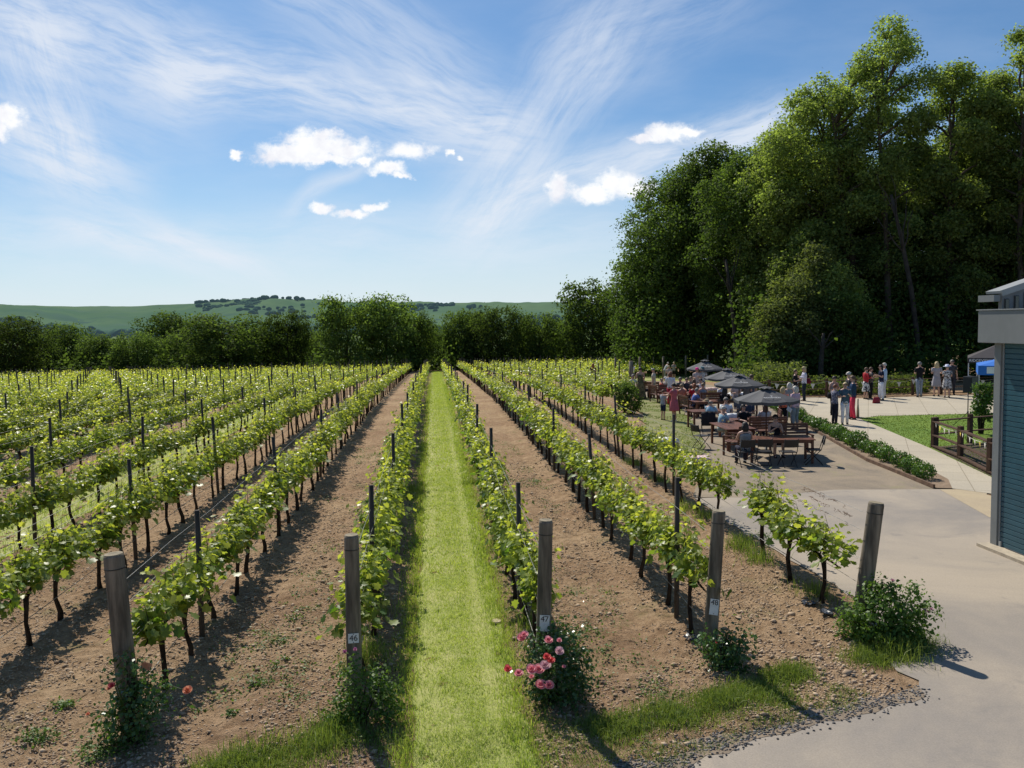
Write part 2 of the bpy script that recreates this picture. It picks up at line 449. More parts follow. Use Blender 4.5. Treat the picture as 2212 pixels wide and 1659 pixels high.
def surfmat(name, a, b_, blotch, fine, spec=.2, bump=.3, dark=None, slabs=None, specks=0.0, rough=.85):
    m, T, b, out = newmat(name)
    geo = T.node('ShaderNodeNewGeometry'); P = geo.outputs['Position']
    c = T.mix(T.ramp(T.noise(P, blotch, 5, .65, .6), .3, .7), a, b_)
    fn = T.noise(P, fine, 6, .75)
    c = T.mix(T.ramp(fn, .25, .75, .55, 0), c, T.mix(1.0, c, (.55, .55, .55), 'MULTIPLY'))
    if dark: c = T.mix(T.ramp(T.noise(P, blotch * 2.3, 6, .7, 1.2), .56, .75, 0, .8), c, dark)
    if specks: c = T.mix(T.ramp(T.noise(P, fine * 2.5, 2, .5), .64, .72, 0, specks), c, (.55, .5, .42))
    h = fn
    if slabs:
        bt = T.node('ShaderNodeTexBrick'); bt.offset = .0; bt.inputs['Scale'].default_value = 1.0
        rot = T.node('ShaderNodeVectorRotate', rotation_type='Z_AXIS'); T.l.new(P, rot.inputs[0]); rot.inputs['Angle'].default_value = slabs[1]
        T.l.new(rot.outputs[0], bt.inputs[0]); bt.inputs['Brick Width'].default_value = slabs[0]; bt.inputs['Row Height'].default_value = slabs[0]
        bt.inputs['Mortar Size'].default_value = .012; bt.inputs['Color1'].default_value = (.94, .94, .94, 1); bt.inputs['Color2'].default_value = (1, 1, 1, 1); bt.inputs['Mortar'].default_value = (.62, .6, .56, 1)
        c = T.mix(1.0, c, bt.outputs[0], 'MULTIPLY')
    T.l.new(c, b.inputs['Base Color']); b.inputs['Roughness'].default_value = rough; b.inputs['Specular IOR Level'].default_value = spec
    T.l.new(T.bump(h, bump, .01), b.inputs['Normal'])
    return m
M_drive = surfmat('driveway_surface', (.47, .395, .305), (.29, .26, .23), .28, 55, dark=(.225, .205, .185))
M_yard = surfmat('yard_gravel', (.36, .285, .20), (.23, .19, .145), .7, 24, bump=.9, dark=(.26, .25, .11), specks=.55)
M_apron = surfmat('pale_concrete', (.52, .42, .27), (.46, .37, .25), .8, 40, bump=.1)
M_path = surfmat('paving', (.56, .49, .37), (.50, .44, .34), .5, 30, bump=.1, slabs=(1.2, .5))
M_lawn = surfmat('lawn_surface', (.12, .21, .028), (.18, .27, .04), .5, 60, bump=.8)
M_mulch = surfmat('mulch', (.12, .085, .06), (.07, .05, .035), 2, 18, bump=1, specks=.3)
M_green = surfmat('turf', (.32, .36, .09), (.44, .43, .16), 1.2, 30, bump=.6, dark=(.42, .38, .18))
M_darkgravel = surfmat('dark_gravel', (.34, .26, .18), (.24, .19, .14), 3, 30, bump=1, specks=.35)

EDGE = px((1437, 1659), (1664, 1580), (1854, 1538), (1985, 1500), (1985, 1470), (1937, 1450), (1900, 1395))
drive = wob([(1.0, -8), (1.4, 5.8)] + EDGE + [(DRIVE_X, 11.9), (DRIVE_X - .15, 14), (DRIVE_X - .25, 17.0), (DRIVE_X - .2, 19.2)], .10, .3, 4, False) + px((1633, 1073), (1800, 1056), (2057, 1057)) + [(13, 18.2), (30, 18.2), (30, -8)]
sheet('driveway', drive, .004, M_drive)
ap = px((2030, 1058), (2137, 1056)) + [(13, 18.35), (13, 14.5)] + px((2137, 1118))
sheet('concrete_apron', ap, .008, M_apron)
PATHL = px((2057, 1056), (2048, 1036), (1950, 984), (1855, 938), (1737, 892))
patio = PATHL + px((1640, 866), (1640, 857), (1860, 861)) + [tuple(CF(30, 44.5)[:2]), tuple(CF(30, 35.8)[:2])] + px((1900, 899), (1855, 904), (2010, 969), (2139, 1030)) + [(13.5, 17.9)]
sheet('patio_and_path', patio, .012, M_path, sub=6)
lawn = px((1855, 903.5), (1900, 898)) + [tuple(CF(30, 36)[:2]), tuple(CF(30, 24)[:2])] + px((2139, 1031), (2010, 969))
sheet('lawn', lawn, .006, M_lawn, sub=6)
bed = px((2012, 967), (2096, 958)) + [tuple(CF(22, 27.8)[:2]), tuple(CF(20, 20)[:2])] + px((2139, 1029))
sheet('planting_bed', bed, .010, M_mulch)
TIMB = px((2018, 1055), (1874, 997), (1730, 915), (1702, 899), (1634, 858))
yard = [(DRIVE_X - .2, 19.3)] + px((1633, 1075), (1800, 1058), (2018, 1057)) + TIMB[1:] + px((1560, 838), (1500, 824), (1330, 824), (1345, 850), (1420, 862), (1480, 900), (1500, 950), (1480, 1000)) + [(7.4, 22), (6.6, 20.5)]
sheet('yard', yard, .0045, M_yard, sub=5)
verge = wob(px((1379, 858), (1420, 860), (1473, 886), (1500, 920), (1530, 1000), (1490, 1020), (1440, 1000), (1395, 950)), .35, .6, 3)
sheet('grass_verge', verge, .03, surfmat('worn_turf', (.17, .21, .05), (.30, .27, .13), .9, 26, bump=.8, dark=(.33, .27, .17)), sub=1)
sheet('grass_clearing', wob(px((1310, 812), (1500, 806), (1600, 812), (1600, 828), (1500, 823), (1330, 823)), .5, 2, 5), .010, M_green, sub=5)
hedgebed = TIMB + px((1642, 857), (1740, 892)) + [p for p in PATHL[::-1][1:]]
sheet('hedge_bed', hedgebed, .016, surfmat('bark_chips', (.34, .24, .16), (.24, .17, .11), 4, 30, bump=1, specks=.5), sub=6)

# grass between the rows: a turf sheet in every alley that is not tilled
def strip(x0, x1, y0, y1, h=.012, m=None, name='grass_alley'):
    L = int((y1 - y0) / .35); vs = []; n = 6
    r = np.random.default_rng(int(abs(x0) * 100))
    for k in range(L + 1):
        y = y0 + (y1 - y0) * k / L
        a = x0 + (r.random() - .5) * .10; b_ = x1 + (r.random() - .5) * .10
        for j in range(n + 1):
            x = a + (b_ - a) * j / n
            vs.append((x, y, 0))
    vs = np.array(vs); vs[:, 2] = ground_z(vs[:, 0], vs[:, 1]) + h
    fs = [(k * (n + 1) + j, k * (n + 1) + j + 1, (k + 1) * (n + 1) + j + 1, (k + 1) * (n + 1) + j) for k in range(L) for j in range(n)]
    return tag(link(name, np_mesh(name, vs, fs, m or M_green, smooth=True)), kind='structure')
ALLEYS = [(-.34, .86, 6.0, YEND)]
for i in (42, 38, 36, 32, 28, 24, 20): ALLEYS.append((ROWX[i] + .38, ROWX[i + 1] - .38, 8.0, YEND))
for i in (51, 53, 55, 57): ALLEYS.append((ROWX[i] + .4, ROWX[i + 1] - .4, ROWY0[i + 1] if i + 1 in ROWY0 else 60, YEND))
for a in ALLEYS: strip(*a)
dg = wob(px((1250, 1700), (1330, 1650), (1440, 1612), (1640, 1556), (1850, 1516), (1985, 1484), (2000, 1506), (1856, 1545), (1668, 1590), (1500, 1650), (1450, 1700)), .10, .2, 9)
sheet('gravel_edge', dg, .0075, M_darkgravel)

# ------------------------------------------------------------------ hills
def hill_profile(x):
    return np.interp(x, [-900, 0, 300, 380, 460, 520, 580, 640, 700, 760, 800, 900, 1000, 1100, 1200, 1280, 1400, 1700, 2600], [672, 665, 664, 660, 657, 651, 649.5, 651, 654, 657, 658, 656.5, 657, 655.5, 656, 659, 664, 662, 668])
azs = np.linspace(-50, 48, 330); rs = np.concatenate([np.linspace(900, 2400, 14), np.linspace(2500, 5200, 70)])
A, R_ = np.meshgrid(np.radians(azs), rs)
lat = np.sin(A) * R_; dep = np.cos(A) * R_
hx = CX + np.tan(A) * FOC
zr = CAMH + (700 - ROLL * (hx - 937) - hill_profile(hx)) / FOC * 4300 * np.cos(A)
s_ = np.clip((R_ - 2300 - 500 * fbm(np.degrees(A) * .12 + 5, R_ * 0, 3, 5)) / 1500, 0, 1); s_ = s_ * s_ * (3 - 2 * s_)
dn = np.clip((R_ - 4300) / 900, 0, 1)
Z = -14 + (zr + 14) * (s_ - dn * .5) + (fbm(np.degrees(A) * .7, R_ / 420, 4, 8) - .47) * 50 * s_ * (1 - np.clip((R_ - 3700) / 500, 0, 1))
HX = lat * CP + dep * SP; HY = -lat * SP + dep * CP
vv = np.stack([HX, HY, Z], -1).reshape(-1, 3); na = len(azs)
ii = (np.arange(len(rs) - 1)[:, None] * na + np.arange(na - 1)[None, :]).ravel()
M_hill, T, b, out = newmat('downland')
geo = T.node('ShaderNodeNewGeometry'); P = geo.outputs['Position']
sp3 = T.node('ShaderNodeSeparateXYZ'); T.l.new(P, sp3.inputs[0])
c = T.mix(T.ramp(T.noise(P, .0016, 5, .6), .38, .62), (.070, .13, .068), (.105, .165, .078))  # hill greens carry a bluish tint painted in for haze
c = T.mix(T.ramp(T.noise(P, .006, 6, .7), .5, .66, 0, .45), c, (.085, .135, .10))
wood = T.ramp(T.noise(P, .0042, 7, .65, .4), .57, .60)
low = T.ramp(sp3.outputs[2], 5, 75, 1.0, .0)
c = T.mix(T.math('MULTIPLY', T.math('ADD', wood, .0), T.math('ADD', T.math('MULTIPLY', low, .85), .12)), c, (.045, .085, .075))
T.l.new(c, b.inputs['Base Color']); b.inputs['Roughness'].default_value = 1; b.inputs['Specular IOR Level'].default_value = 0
# distance haze painted in: a faint blue glow stands in for the air
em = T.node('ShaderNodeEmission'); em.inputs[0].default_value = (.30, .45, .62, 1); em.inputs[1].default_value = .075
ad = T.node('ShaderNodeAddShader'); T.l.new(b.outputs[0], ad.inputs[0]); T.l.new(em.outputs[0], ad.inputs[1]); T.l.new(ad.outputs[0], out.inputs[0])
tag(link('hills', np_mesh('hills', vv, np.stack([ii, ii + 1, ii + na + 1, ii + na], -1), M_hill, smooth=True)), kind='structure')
# woods and hedges on and below the hills
def hill_z(i, j): return Z[i, j]
wm = mat('far_wood', (.035, .065, .055), 1, .4, .02, spec=0)
ob = MB(); r = random.Random(3)
bm = bmesh.new(); bmesh.ops.create_icosphere(bm, subdivisions=2, radius=1); ico = np.array([v_.co[:] for v_ in bm.verts]); icf = np.array([[v_.index for v_ in f.verts] for f in bm.faces]); bm.free()
vs = []; fs = []; nb = 0
def blob(x, y, z, s):
    global nb
    j = 1 + .35 * (np.array([r.random() for _ in range(len(ico))]) - .5)
    vs.append(ico * j[:, None] * np.array([s, s, s * .75]) + np.array([x, y, z])); fs.append(icf + nb); nb += len(ico)
for k in range(2600):
    i = r.randrange(4, 66); j = r.randrange(na)
    xa = CX + math.tan(math.radians(azs[j])) * FOC
    dens = fbm(np.array([HX[i, j] / 300.]), np.array([HY[i, j] / 210.]), 3, 4)[0]
    top = 450 < xa < 690 and i > 44
    if (dens > .50 and i < 40) or (dens > .60 and i < 52):
        for q in range(3 if i < 40 else 4):
            s = r.uniform(6, 15) * (1.3 if i < 30 else 1)
            blob(HX[i, j] + r.uniform(-45, 45), HY[i, j] + r.uniform(-25, 25), Z[i, j] + s * .35, s)
# dark wood over the shoulder of the ridge and bushes on the crest
for k in range(3600):
    xa = r.uniform(455, 690); i = r.randrange(40 if xa < 560 else 50, 61); A_ = math.atan((xa - CX) / FOC); j = int(np.argmin(abs(np.radians(azs) - A_)))
    if fbm(np.array([xa / 26.]), np.array([i / 5.]), 2, 12)[0] > (.34 if xa < 590 else .45): blob(HX[i, j] + r.uniform(-20, 20), HY[i, j] + r.uniform(-20, 20), Z[i, j] - 1, r.uniform(5, 9))
for k in range(14):
    j = r.randrange(na); i = 60; s = r.uniform(1.5, 3); blob(HX[i, j], HY[i, j], Z[i, j] + s * .3, s)
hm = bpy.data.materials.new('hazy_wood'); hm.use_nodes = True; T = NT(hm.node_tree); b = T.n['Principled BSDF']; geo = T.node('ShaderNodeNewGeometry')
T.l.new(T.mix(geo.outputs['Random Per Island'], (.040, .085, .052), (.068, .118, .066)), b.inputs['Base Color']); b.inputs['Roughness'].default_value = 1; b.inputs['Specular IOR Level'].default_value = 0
em = T.node('ShaderNodeEmission'); em.inputs[0].default_value = (.30, .45, .62, 1); em.inputs[1].default_value = .095  # faint blue glow on the far woods stands in for haze
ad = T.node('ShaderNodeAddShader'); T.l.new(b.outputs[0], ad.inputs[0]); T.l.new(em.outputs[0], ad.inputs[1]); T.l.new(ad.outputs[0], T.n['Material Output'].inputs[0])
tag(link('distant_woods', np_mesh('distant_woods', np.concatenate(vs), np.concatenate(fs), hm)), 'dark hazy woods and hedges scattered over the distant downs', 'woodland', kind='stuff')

# ------------------------------------------------------------------ leaves
LOUT = [(0, -.5), (.17, -.34), (.42, -.36), (.36, -.10), (.50, .12), (.26, .18), (.20, .40), (0, .58), (-.20, .40), (-.26, .18), (-.50, .12), (-.36, -.10), (-.42, -.36), (-.17, -.34)]
def leaf_template():
    v = [(0, -.05, 0)] + [(x, y, .12 * abs(x) - .10 * y * y) for x, y in LOUT]
    n = len(LOUT)
    f = [(0, 1 + k, 1 + (k + 1) % n) for k in range(n)]
    return np.array(v), np.array(f)
LT, LF = leaf_template()
QT = np.array([(0, -.5, 0), (.38, 0, .08), (0, .55, -.03), (-.38, 0, .08)]); QF = np.array([(0, 1, 2, 3)])
def rot_mats(nrm, r=rng):
    """random in-plane turn about the given normals"""
    n = nrm / (np.linalg.norm(nrm, axis=1, keepdims=True) + 1e-9)
    t = r.normal(size=n.shape); t -= n * np.sum(t * n, 1, keepdims=True); t /= (np.linalg.norm(t, axis=1, keepdims=True) + 1e-9)
    bt = np.cross(n, t)
    return np.stack([bt, t, n], -1)
def scatter_leaves(pos, nrm, size, tip, templ=QT, fac=QF, r=rng):
    M = rot_mats(nrm, r)
    v = np.einsum('nij,kj->nki', M, templ) * size[:, None, None] + pos[:, None, :]
    k = len(templ); f = fac[None] + (np.arange(len(pos)) * k)[:, None, None]
    return v.reshape(-1, 3), f.reshape(-1, fac.shape[1]), np.repeat(tip, k)

def vine_leaves(seed, n, near=True, size=(.07, .135)):
    r = np.random.default_rng(seed)
    P_ = []; N_ = []; TP = []; SZ = []
    ns = 19; per = n // ns
    for s in range(ns):
        x0 = r.uniform(-.06, .06); y0 = r.uniform(-.60, .60); z0 = .70 + r.uniform(-.05, .08)
        top = r.uniform(.98, 1.24) if r.random() < .8 else r.uniform(1.24, 1.55)
        dx, dy = r.normal() * .12, r.normal() * .15
        t = r.random(per) ** .8
        spr = .13 * (1 - .55 * t)
        p = np.stack([x0 + dx * t + r.normal(size=per) * spr, y0 + dy * t + r.normal(size=per) * spr, z0 + (top - z0) * t + r.normal(size=per) * .035], -1)
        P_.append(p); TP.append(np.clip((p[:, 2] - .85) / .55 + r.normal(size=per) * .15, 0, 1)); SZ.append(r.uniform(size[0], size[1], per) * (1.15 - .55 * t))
        nn = np.stack([(p[:, 0]) * 2.5 + r.normal(size=per) * .55, r.normal(size=per) * .55, np.full(per, .75) + r.normal(size=per) * .35], -1); N_.append(nn)
    return np.concatenate(P_), np.concatenate(N_), np.concatenate(SZ), np.concatenate(TP)

def vine_trunk_mb(seed, n=7):
    r = random.Random(seed); m = MB()
    lx, ly = r.uniform(-.05, .05), r.uniform(-.16, .16)
    pts = [(0, 0, -.08), (r.uniform(-.02, .02), ly * .2, .12), (lx * .6, ly * .9, .32), (lx, ly * .6, .50), (lx * .5, ly * .2, .66)]
    m.tube(pts, [.042, .030, .026, .027, .036], n, jit=.35)
    for s in (-1, 1):
        m.tube([(lx * .5, ly * .2, .64), (0, s * .14, .72), (0, s * .34, .71), (0, s * .5, .70)], [.028, .019, .014, .009], 5, jit=.3)
    for k in range(6):
        y = r.uniform(-.45, .45); m.tube([(0, y, .70), (r.uniform(-.06, .06), y + r.uniform(-.05, .05), .95), (r.uniform(-.1, .1), y + r.uniform(-.12, .12), r.uniform(1.15, 1.45))], [.006, .005, .002], 4)
    return m
NV = 12
VL = []; VT = []
for k in range(NV):
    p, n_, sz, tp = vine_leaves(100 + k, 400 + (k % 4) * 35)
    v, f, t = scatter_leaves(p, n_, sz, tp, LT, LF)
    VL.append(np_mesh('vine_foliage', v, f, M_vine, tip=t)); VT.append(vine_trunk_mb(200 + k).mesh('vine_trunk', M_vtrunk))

ORD = 'first second third fourth fifth sixth seventh eighth ninth tenth eleventh twelfth thirteenth fourteenth fifteenth sixteenth seventeenth eighteenth nineteenth twentieth'.split()
def ordw(n):
    if n <= 20: return ORD[n - 1]
    t = {2: 'twenty', 3: 'thirty', 4: 'forty', 5: 'fifty', 6: 'sixty', 7: 'seventy', 8: 'eighty', 9: 'ninety'}[n // 10]
    return t + '-' + ORD[n % 10 - 1] if n % 10 else {2: 'twentieth', 3: 'thirtieth', 4: 'fortieth', 5: 'fiftieth', 6: 'sixtieth', 7: 'seventieth', 8: 'eightieth', 9: 'ninetieth'}[n // 10]
ROWNAME = {49: 'the row beside the driveway', 48: 'the row plated forty-eight', 47: 'the row plated forty-seven', 46: 'the row plated forty-six', 45: 'the row behind the orange rose'}
for i in range(44, 14, -1): ROWNAME[i] = 'the ' + ordw(45 - i) + ' row beyond the orange rose'
for i in range(50, 62): ROWNAME[i] = 'the ' + ordw(i - 49) + ' row past the driveway row'

def in_view(X, Y, m=1.2):
    lat = X * CP - Y * SP; dep = X * SP + Y * CP
    if dep < 3: return False
    return abs(lat) - m < dep * (1106 / FOC) * 1.01
vines = []; stakes = []
for i, x in ROWX.items():
    y0 = ROWY0[i]; k = 0
    off = {49: .95, 48: .8, 47: .9, 46: 1.0, 45: .9}.get(i, .8)
    y = y0 + off
    while y < YEND - (1 if i > 44 else 0):
        xx = x + random.uniform(-.05, .05)
        skip = (i == 49 and k == 3) or (i == 44 and k < 0)
        if in_view(xx, y) and not skip: vines.append((i, k + 1, xx, y + random.uniform(-.12, .12)))
        if k % 5 == (0 if i in (44, 48) else 1) and in_view(x, y, .4) and not (i == 49 and k < 5): stakes.append((i, k // 5 + 1, x + random.uniform(-.04, .04), y + VINESP / 2))
        y += VINESP; k += 1
vines.sort(key=lambda a: a[2] ** 2 + a[3] ** 2)
first_in_row = {}
for i, k, x, y in vines[:300]: first_in_row[i] = min(first_in_row.get(i, 999), k)
for q, (i, k, x, y) in enumerate(vines[:300]):
    z = float(ground_z(x, y)[0])
    kk = k - first_in_row[i] + 1
    o = empty('grapevine', (x, y, z), 0, f'leafy grapevine, {ordw(kk)} along {ROWNAME[i]}', 'grapevine', 'grapevines planted in trellised rows')
    s = random.uniform(.97, 1.14); o.scale = (s * random.uniform(.9, 1.2), s, s * random.uniform(.95, 1.05))
    if random.random() < .5: o.rotation_euler = (0, 0, PI)
    a = link('foliage', VL[q % NV], o); b_ = link('trunk', VT[(q * 5) % NV], o)
    a.rotation_euler = (0, 0, PI * (q % 3 == 0))
# the other vines, which run together into a mass
V_, F_, T_ = [], [], []; nb = 0
VV_, FF_ = [], []; nv2 = 0
for q, (i, k, x, y) in enumerate(vines[300:]):
    d = math.hypot(x, y); n = 135 if d < 45 else (80 if d < 75 else 52)
    r = np.random.default_rng(q + 5000)
    z = float(zt(x, y))
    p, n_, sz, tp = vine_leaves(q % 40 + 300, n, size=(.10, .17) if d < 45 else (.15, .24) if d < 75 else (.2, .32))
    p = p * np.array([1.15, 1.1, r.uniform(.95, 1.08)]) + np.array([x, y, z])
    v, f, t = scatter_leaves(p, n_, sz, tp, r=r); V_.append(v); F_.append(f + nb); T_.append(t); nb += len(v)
    w = .03; lx = r.uniform(-.12, .12)
    a = np.array([[-w, -w, -.05], [w, -w, -.05], [w, w, -.05], [-w, w, -.05], [-w, lx - w, .4], [w, lx - w, .4], [w, lx + w, .4], [-w, lx + w, .4], [-w, -w, .75], [w, -w, .75], [w, w, .75], [-w, w, .75]]) + np.array([x, y, z])
    ff = np.array([(j + l * 4, (j + 1) % 4 + l * 4, (j + 1) % 4 + 4 + l * 4, j + 4 + l * 4) for l in range(2) for j in range(4)])
    VV_.append(a); FF_.append(ff + nv2); nv2 += 12
nl = sum(len(f) for f in F_)
v = np.concatenate(V_ + VV_); f = np.concatenate(F_ + [g + nb for g in FF_])
mi = np.zeros(len(f), dtype=np.int32); mi[nl:] = 1
tag(link('distant_grapevines', np_mesh('distant_grapevines', v, f, [M_vine, M_vtrunk], tip=np.concatenate(T_ + [np.zeros(nv2)]), midx=mi)),
    'mass of green grapevines filling the rows farther down the vineyard', 'grapevines', kind='stuff')
del V_, F_, T_, VV_, FF_, v, f

# stakes
def stake_mesh(k):
    m = MB(); m.tube([(0, 0, -.1), (0, 0, .9), (0, 0, 1.90)], [.038, .037, .036], 8, jit=.1); return m.mesh('trellis_stake', M_stake)
SM = [stake_mesh(k) for k in range(4)]
stakes.sort(key=lambda a: a[2] ** 2 + a[3] ** 2)
fs_ = {}
for i, k, x, y in stakes[:300]: fs_[i] = min(fs_.get(i, 999), k)
for q, (i, k, x, y) in enumerate(stakes[:300]):
    o = link('trellis_stake', SM[q % 4], None, (x, y, float(ground_z(x, y)[0])), random.random() * 6)
    o.rotation_euler = (random.gauss(0, .022), random.gauss(0, .022), random.random()); o.scale = (1, 1, random.uniform(.93, 1.08))
    tag(o, f'dark trellis stake, {ordw(k - fs_[i] + 1)} along {ROWNAME[i]}', 'stake', 'stakes along the vine rows')
m = MB()
for i, k, x, y in stakes[300:]:
    z = float(zt(x, y)); m.tube([(x, y, z - .1), (x + random.gauss(0, .03), y, z + 1.78)], .04, 5)
if m.v: tag(m.build('distant_stakes', M_stake), 'dark stakes standing among the vines farthest off', 'stakes', kind='stuff')
# trellis wires: one set per near row
for i in range(41, 51):
    x = ROWX[i]; y0 = ROWY0[i]; y1 = 60.0; m = MB()
    for h in (.42, .70, 1.02, 1.02, 1.42, 1.66):
        dx = random.uniform(-.045, .045); pts = []
        for k in range(31):
            y = y0 + (y1 - y0) * (k / 30); pts.append((x + dx, y, float(zt(x, y)) + h + .015 * math.sin(k * 2.1)))
        m.tube(pts, .0036 if h > .5 else .007, 4, cap=False)
    tag(m.build('trellis_wire', M_wire), f'thin slack trellis wires strung along {ROWNAME[i]}', 'trellis wire', 'trellis wires of the vine rows')
# tattered tendrils left on the top wire by the driveway
m = MB()
for k in range(46):
    a = random.random(); y = ROWY0[49] + .3 + a * 1.5; h = random.choice([1.66, 1.66, 1.55, 1.42]); p = np.array([ROWX[49], y, h])
    pts = [p]
    for q in range(4): pts.append(pts[-1] + np.array([random.gauss(0, .02), random.gauss(0, .05), -random.random() * .035 + .01]))
    m.tube(pts, [.004, .003, .003, .002, .001], 4)
tag(m.build('dry_tendrils', mat('dry_stem', (.16, .09, .05), .9)), 'dry brown tendrils clinging to the top wire beside the driveway post', 'tendrils')

# end posts
def text_obj(name, s, size, m, parent, loc, rot, ext=.0008, align='CENTER'):
    c = bpy.data.curves.new(name, 'FONT'); c.body = s; c.size = size; c.align_x = align; c.align_y = 'CENTER'; c.extrude = ext
    t = bpy.data.objects.new('t', c); COL.objects.link(t); dg = bpy.context.evaluated_depsgraph_get(); dg.update()
    me = bpy.data.meshes.new_from_object(t.evaluated_get(dg)); bpy.data.objects.remove(t); me.name = name
    me.materials.clear(); me.materials.append(m)
    o = bpy.data.objects.new(name, me); COL.objects.link(o); o.parent = parent; o.location = loc; o.rotation_euler = rot
    return o
M_plate = mat('plate_white', (.74, .73, .70), .5, .08, 9); M_ink = mat('black_ink', (.02, .02, .02), .6, .1)
def end_post(i, base, top, rad, label, plate=None):
    B = np.array([*base[:2], float(ground_z(base[0], base[1])[0])]); T_ = V(*top, B); a = T_ - B
    rad *= 1.07; o = empty('end_post', B, 0, label, 'post', 'stout end posts of the vine rows')
    m = MB(); pts = [a * t for t in (-.08, 0, .12, .3, .5, .7, .85, .985, 1.0)]; m.tube(pts, [rad * 1.04] * 3 + [rad * 1.02, rad, rad * .98, rad * .97, rad * .96, rad * .90], 18, jit=.035)
    m.build('shaft', M_post, o)
    d = a / np.linalg.norm(a)
    m = MB(); m.tube([a * 1.0, a * 1.0 + d * .006], [rad * .885, rad * .87], 18); m.build('sawn_top', M_posttop, o); MB().tube([a * .92, a * .92 + d * .010], [rad * 1.005, rad * 1.005], 16).build('band', M_stake, o)
    if plate:
        (x, y), w, h, txt, tilt = plate; w *= 1.07; h *= 1.07
        P_ = V(x, y, B) - B; tocam = CAM - (B + P_); tocam[2] = 0; tocam /= np.linalg.norm(tocam)
        ax = d * (np.dot(P_, d)); c = ax + tocam * (rad + .012)
        c[:2] += (P_ - ax)[:2] * .6
        rz = math.atan2(tocam[0], -tocam[1])
        lean = math.atan2(-np.dot(d, Rr), d[2])
        pl = MB().box((0, 0, 0), (w, .003, h)).build('number_plate', M_plate, o, c, rz); pl.rotation_euler = (0, -lean + tilt, rz)
        m = MB(); m.tube([(0, -.001, h * .42), (0, -.004, h * .42)], .005, 8); m.tube([(0, -.001, -h * .42), (0, -.004, -h * .42)], .005, 8); m.build('screw', M_ink, pl)
        text_obj('number', txt, .092, M_ink, pl, (0, -.0035, h * .5 - .045 if h > .12 else 0), (PI / 2, 0, 0))
    return o
end_post(45, (ROWX[45], ROWY0[45]), (245, 1197), .098, 'weathered post with torn plate, leaning at the orange rose bush')
end_post(46, (ROWX[46], ROWY0[46]), (759, 1156), .077, 'upright round post with white plate reading forty-six', ((763, 1372), .108, .10, '46', 0))
end_post(47, (ROWX[47], ROWY0[47]), (1179, 1124), .078, 'upright round post reading forty-seven above the pink roses', ((1177, 1340), .105, .175, '47', .02))
end_post(48, (ROWX[48], ROWY0[48]), (1553, 1104), .080, 'round post reading forty-eight beside a small dark bush', ((1545, 1306), .10, .19, '48', .03))
end_post(49, (ROWX[49], ROWY0[49]), (1893, 1086), .098, 'thick bare post leaning toward the driveway out of a big bush')
B = np.array([ROWX[45], ROWY0[45], 0]); p = V(312, 1440, B) + np.array([-.02, -.11, 0])
tag(MB().add([(0, 0, 0), (.13, 0, .01), (.15, .01, .07), (.08, 0, .10), (.03, .01, .085)], [(0, 1, 2, 3, 4)]).build('torn_plate', mat('faded_orange', (.55, .25, .15), .6), None, p, -.2), 'torn faded orange plate hanging on the leaning post', 'plate')
for i, yy in ((52, 0), (53, 0), (54, 0), (55, 0), (56, 0), (57, 0), (58, 0)):
    x = ROWX[i]; y = ROWY0[i] - .6; z = float(zt(x, y)); h = 1.95
    o = tag(MB().tube([(0, 0, -.1), (0, 0, h * .5), (.02, 0, h)], [.14 if i == 52 else .09] * 3, 12, jit=.05).build('end_post', M_post, None, (x, y, z)), f'weathered post closing {ROWNAME[i]} by the clearing', 'post', 'stout end posts of the vine rows')
# white growing tube and little rubbish by the vines
tag(MB().tube([(0, 0, 0), (.01, 0, .27)], .04, 12).build('grow_tube', mat('white_plastic', (.7, .72, .75), .4, .05), None, G(1124, 1318)), 'short white plastic sleeve around the vine stem by post forty-seven', 'sleeve')

# ------------------------------------------------------------------ trees
def crown_arrays(seed, lobes, n_clump, per, lsize, sig, flat=.8, tipz=None, top_bias=.0):
    """leaf-sized faces gathered in sprays on and inside the lobes (cx, cy, cz, rx, ry, rz)"""
    r = np.random.default_rng(seed); P_ = []; N_ = []; TP = []
    w = np.array([l[3] * l[4] + l[4] * l[5] for l in lobes]); w = w / w.sum()
    zmin = min(l[2] - l[5] for l in lobes); zmax = max(l[2] + l[5] for l in lobes)
    for l, ww in zip(lobes, w):
        n = max(6, int(n_clump * ww))
        d = r.normal(size=(n, 3)); d /= np.linalg.norm(d, axis=1, keepdims=True)
        rad = .62 + .42 * r.random(n) ** .7 + np.where(r.random(n) < .10, r.random(n) * .40, 0)
        c = d * rad[:, None] * np.array(l[3:6]) + np.array(l[:3])
        s = sig * r.uniform(.6, 1.25, n)
        g = r.normal(size=(n, per, 3)) * s[:, None, None] * np.array([1, 1, flat * .65])
        g[:, :, 2] -= .25 * (g[:, :, 0] ** 2 + g[:, :, 1] ** 2) / s[:, None]
        p = (c[:, None, :] + g).reshape(-1, 3)
        nn = np.repeat(d, per, 0) * .6 + r.normal(size=p.shape) * .6 + np.array([0, 0, .55])
        P_.append(p); N_.append(nn)
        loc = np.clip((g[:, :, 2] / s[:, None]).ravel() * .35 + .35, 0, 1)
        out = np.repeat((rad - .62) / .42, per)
        TP.append(np.clip(loc * .5 + .30 * np.minimum(out, 1.2) + .5 * ((p[:, 2] - zmin) / (zmax - zmin)) ** 1.6 - .15 + np.repeat(r.normal(size=n) * .12, per), 0, 1))  # higher, outer leaves coloured lighter to stand in for sunlit crown tops
    p = np.concatenate(P_); n_ = np.concatenate(N_); t = np.concatenate(TP)
    sz = lsize * r.uniform(.65, 1.3, len(p))
    return scatter_leaves(p, n_, sz, t, r=r)

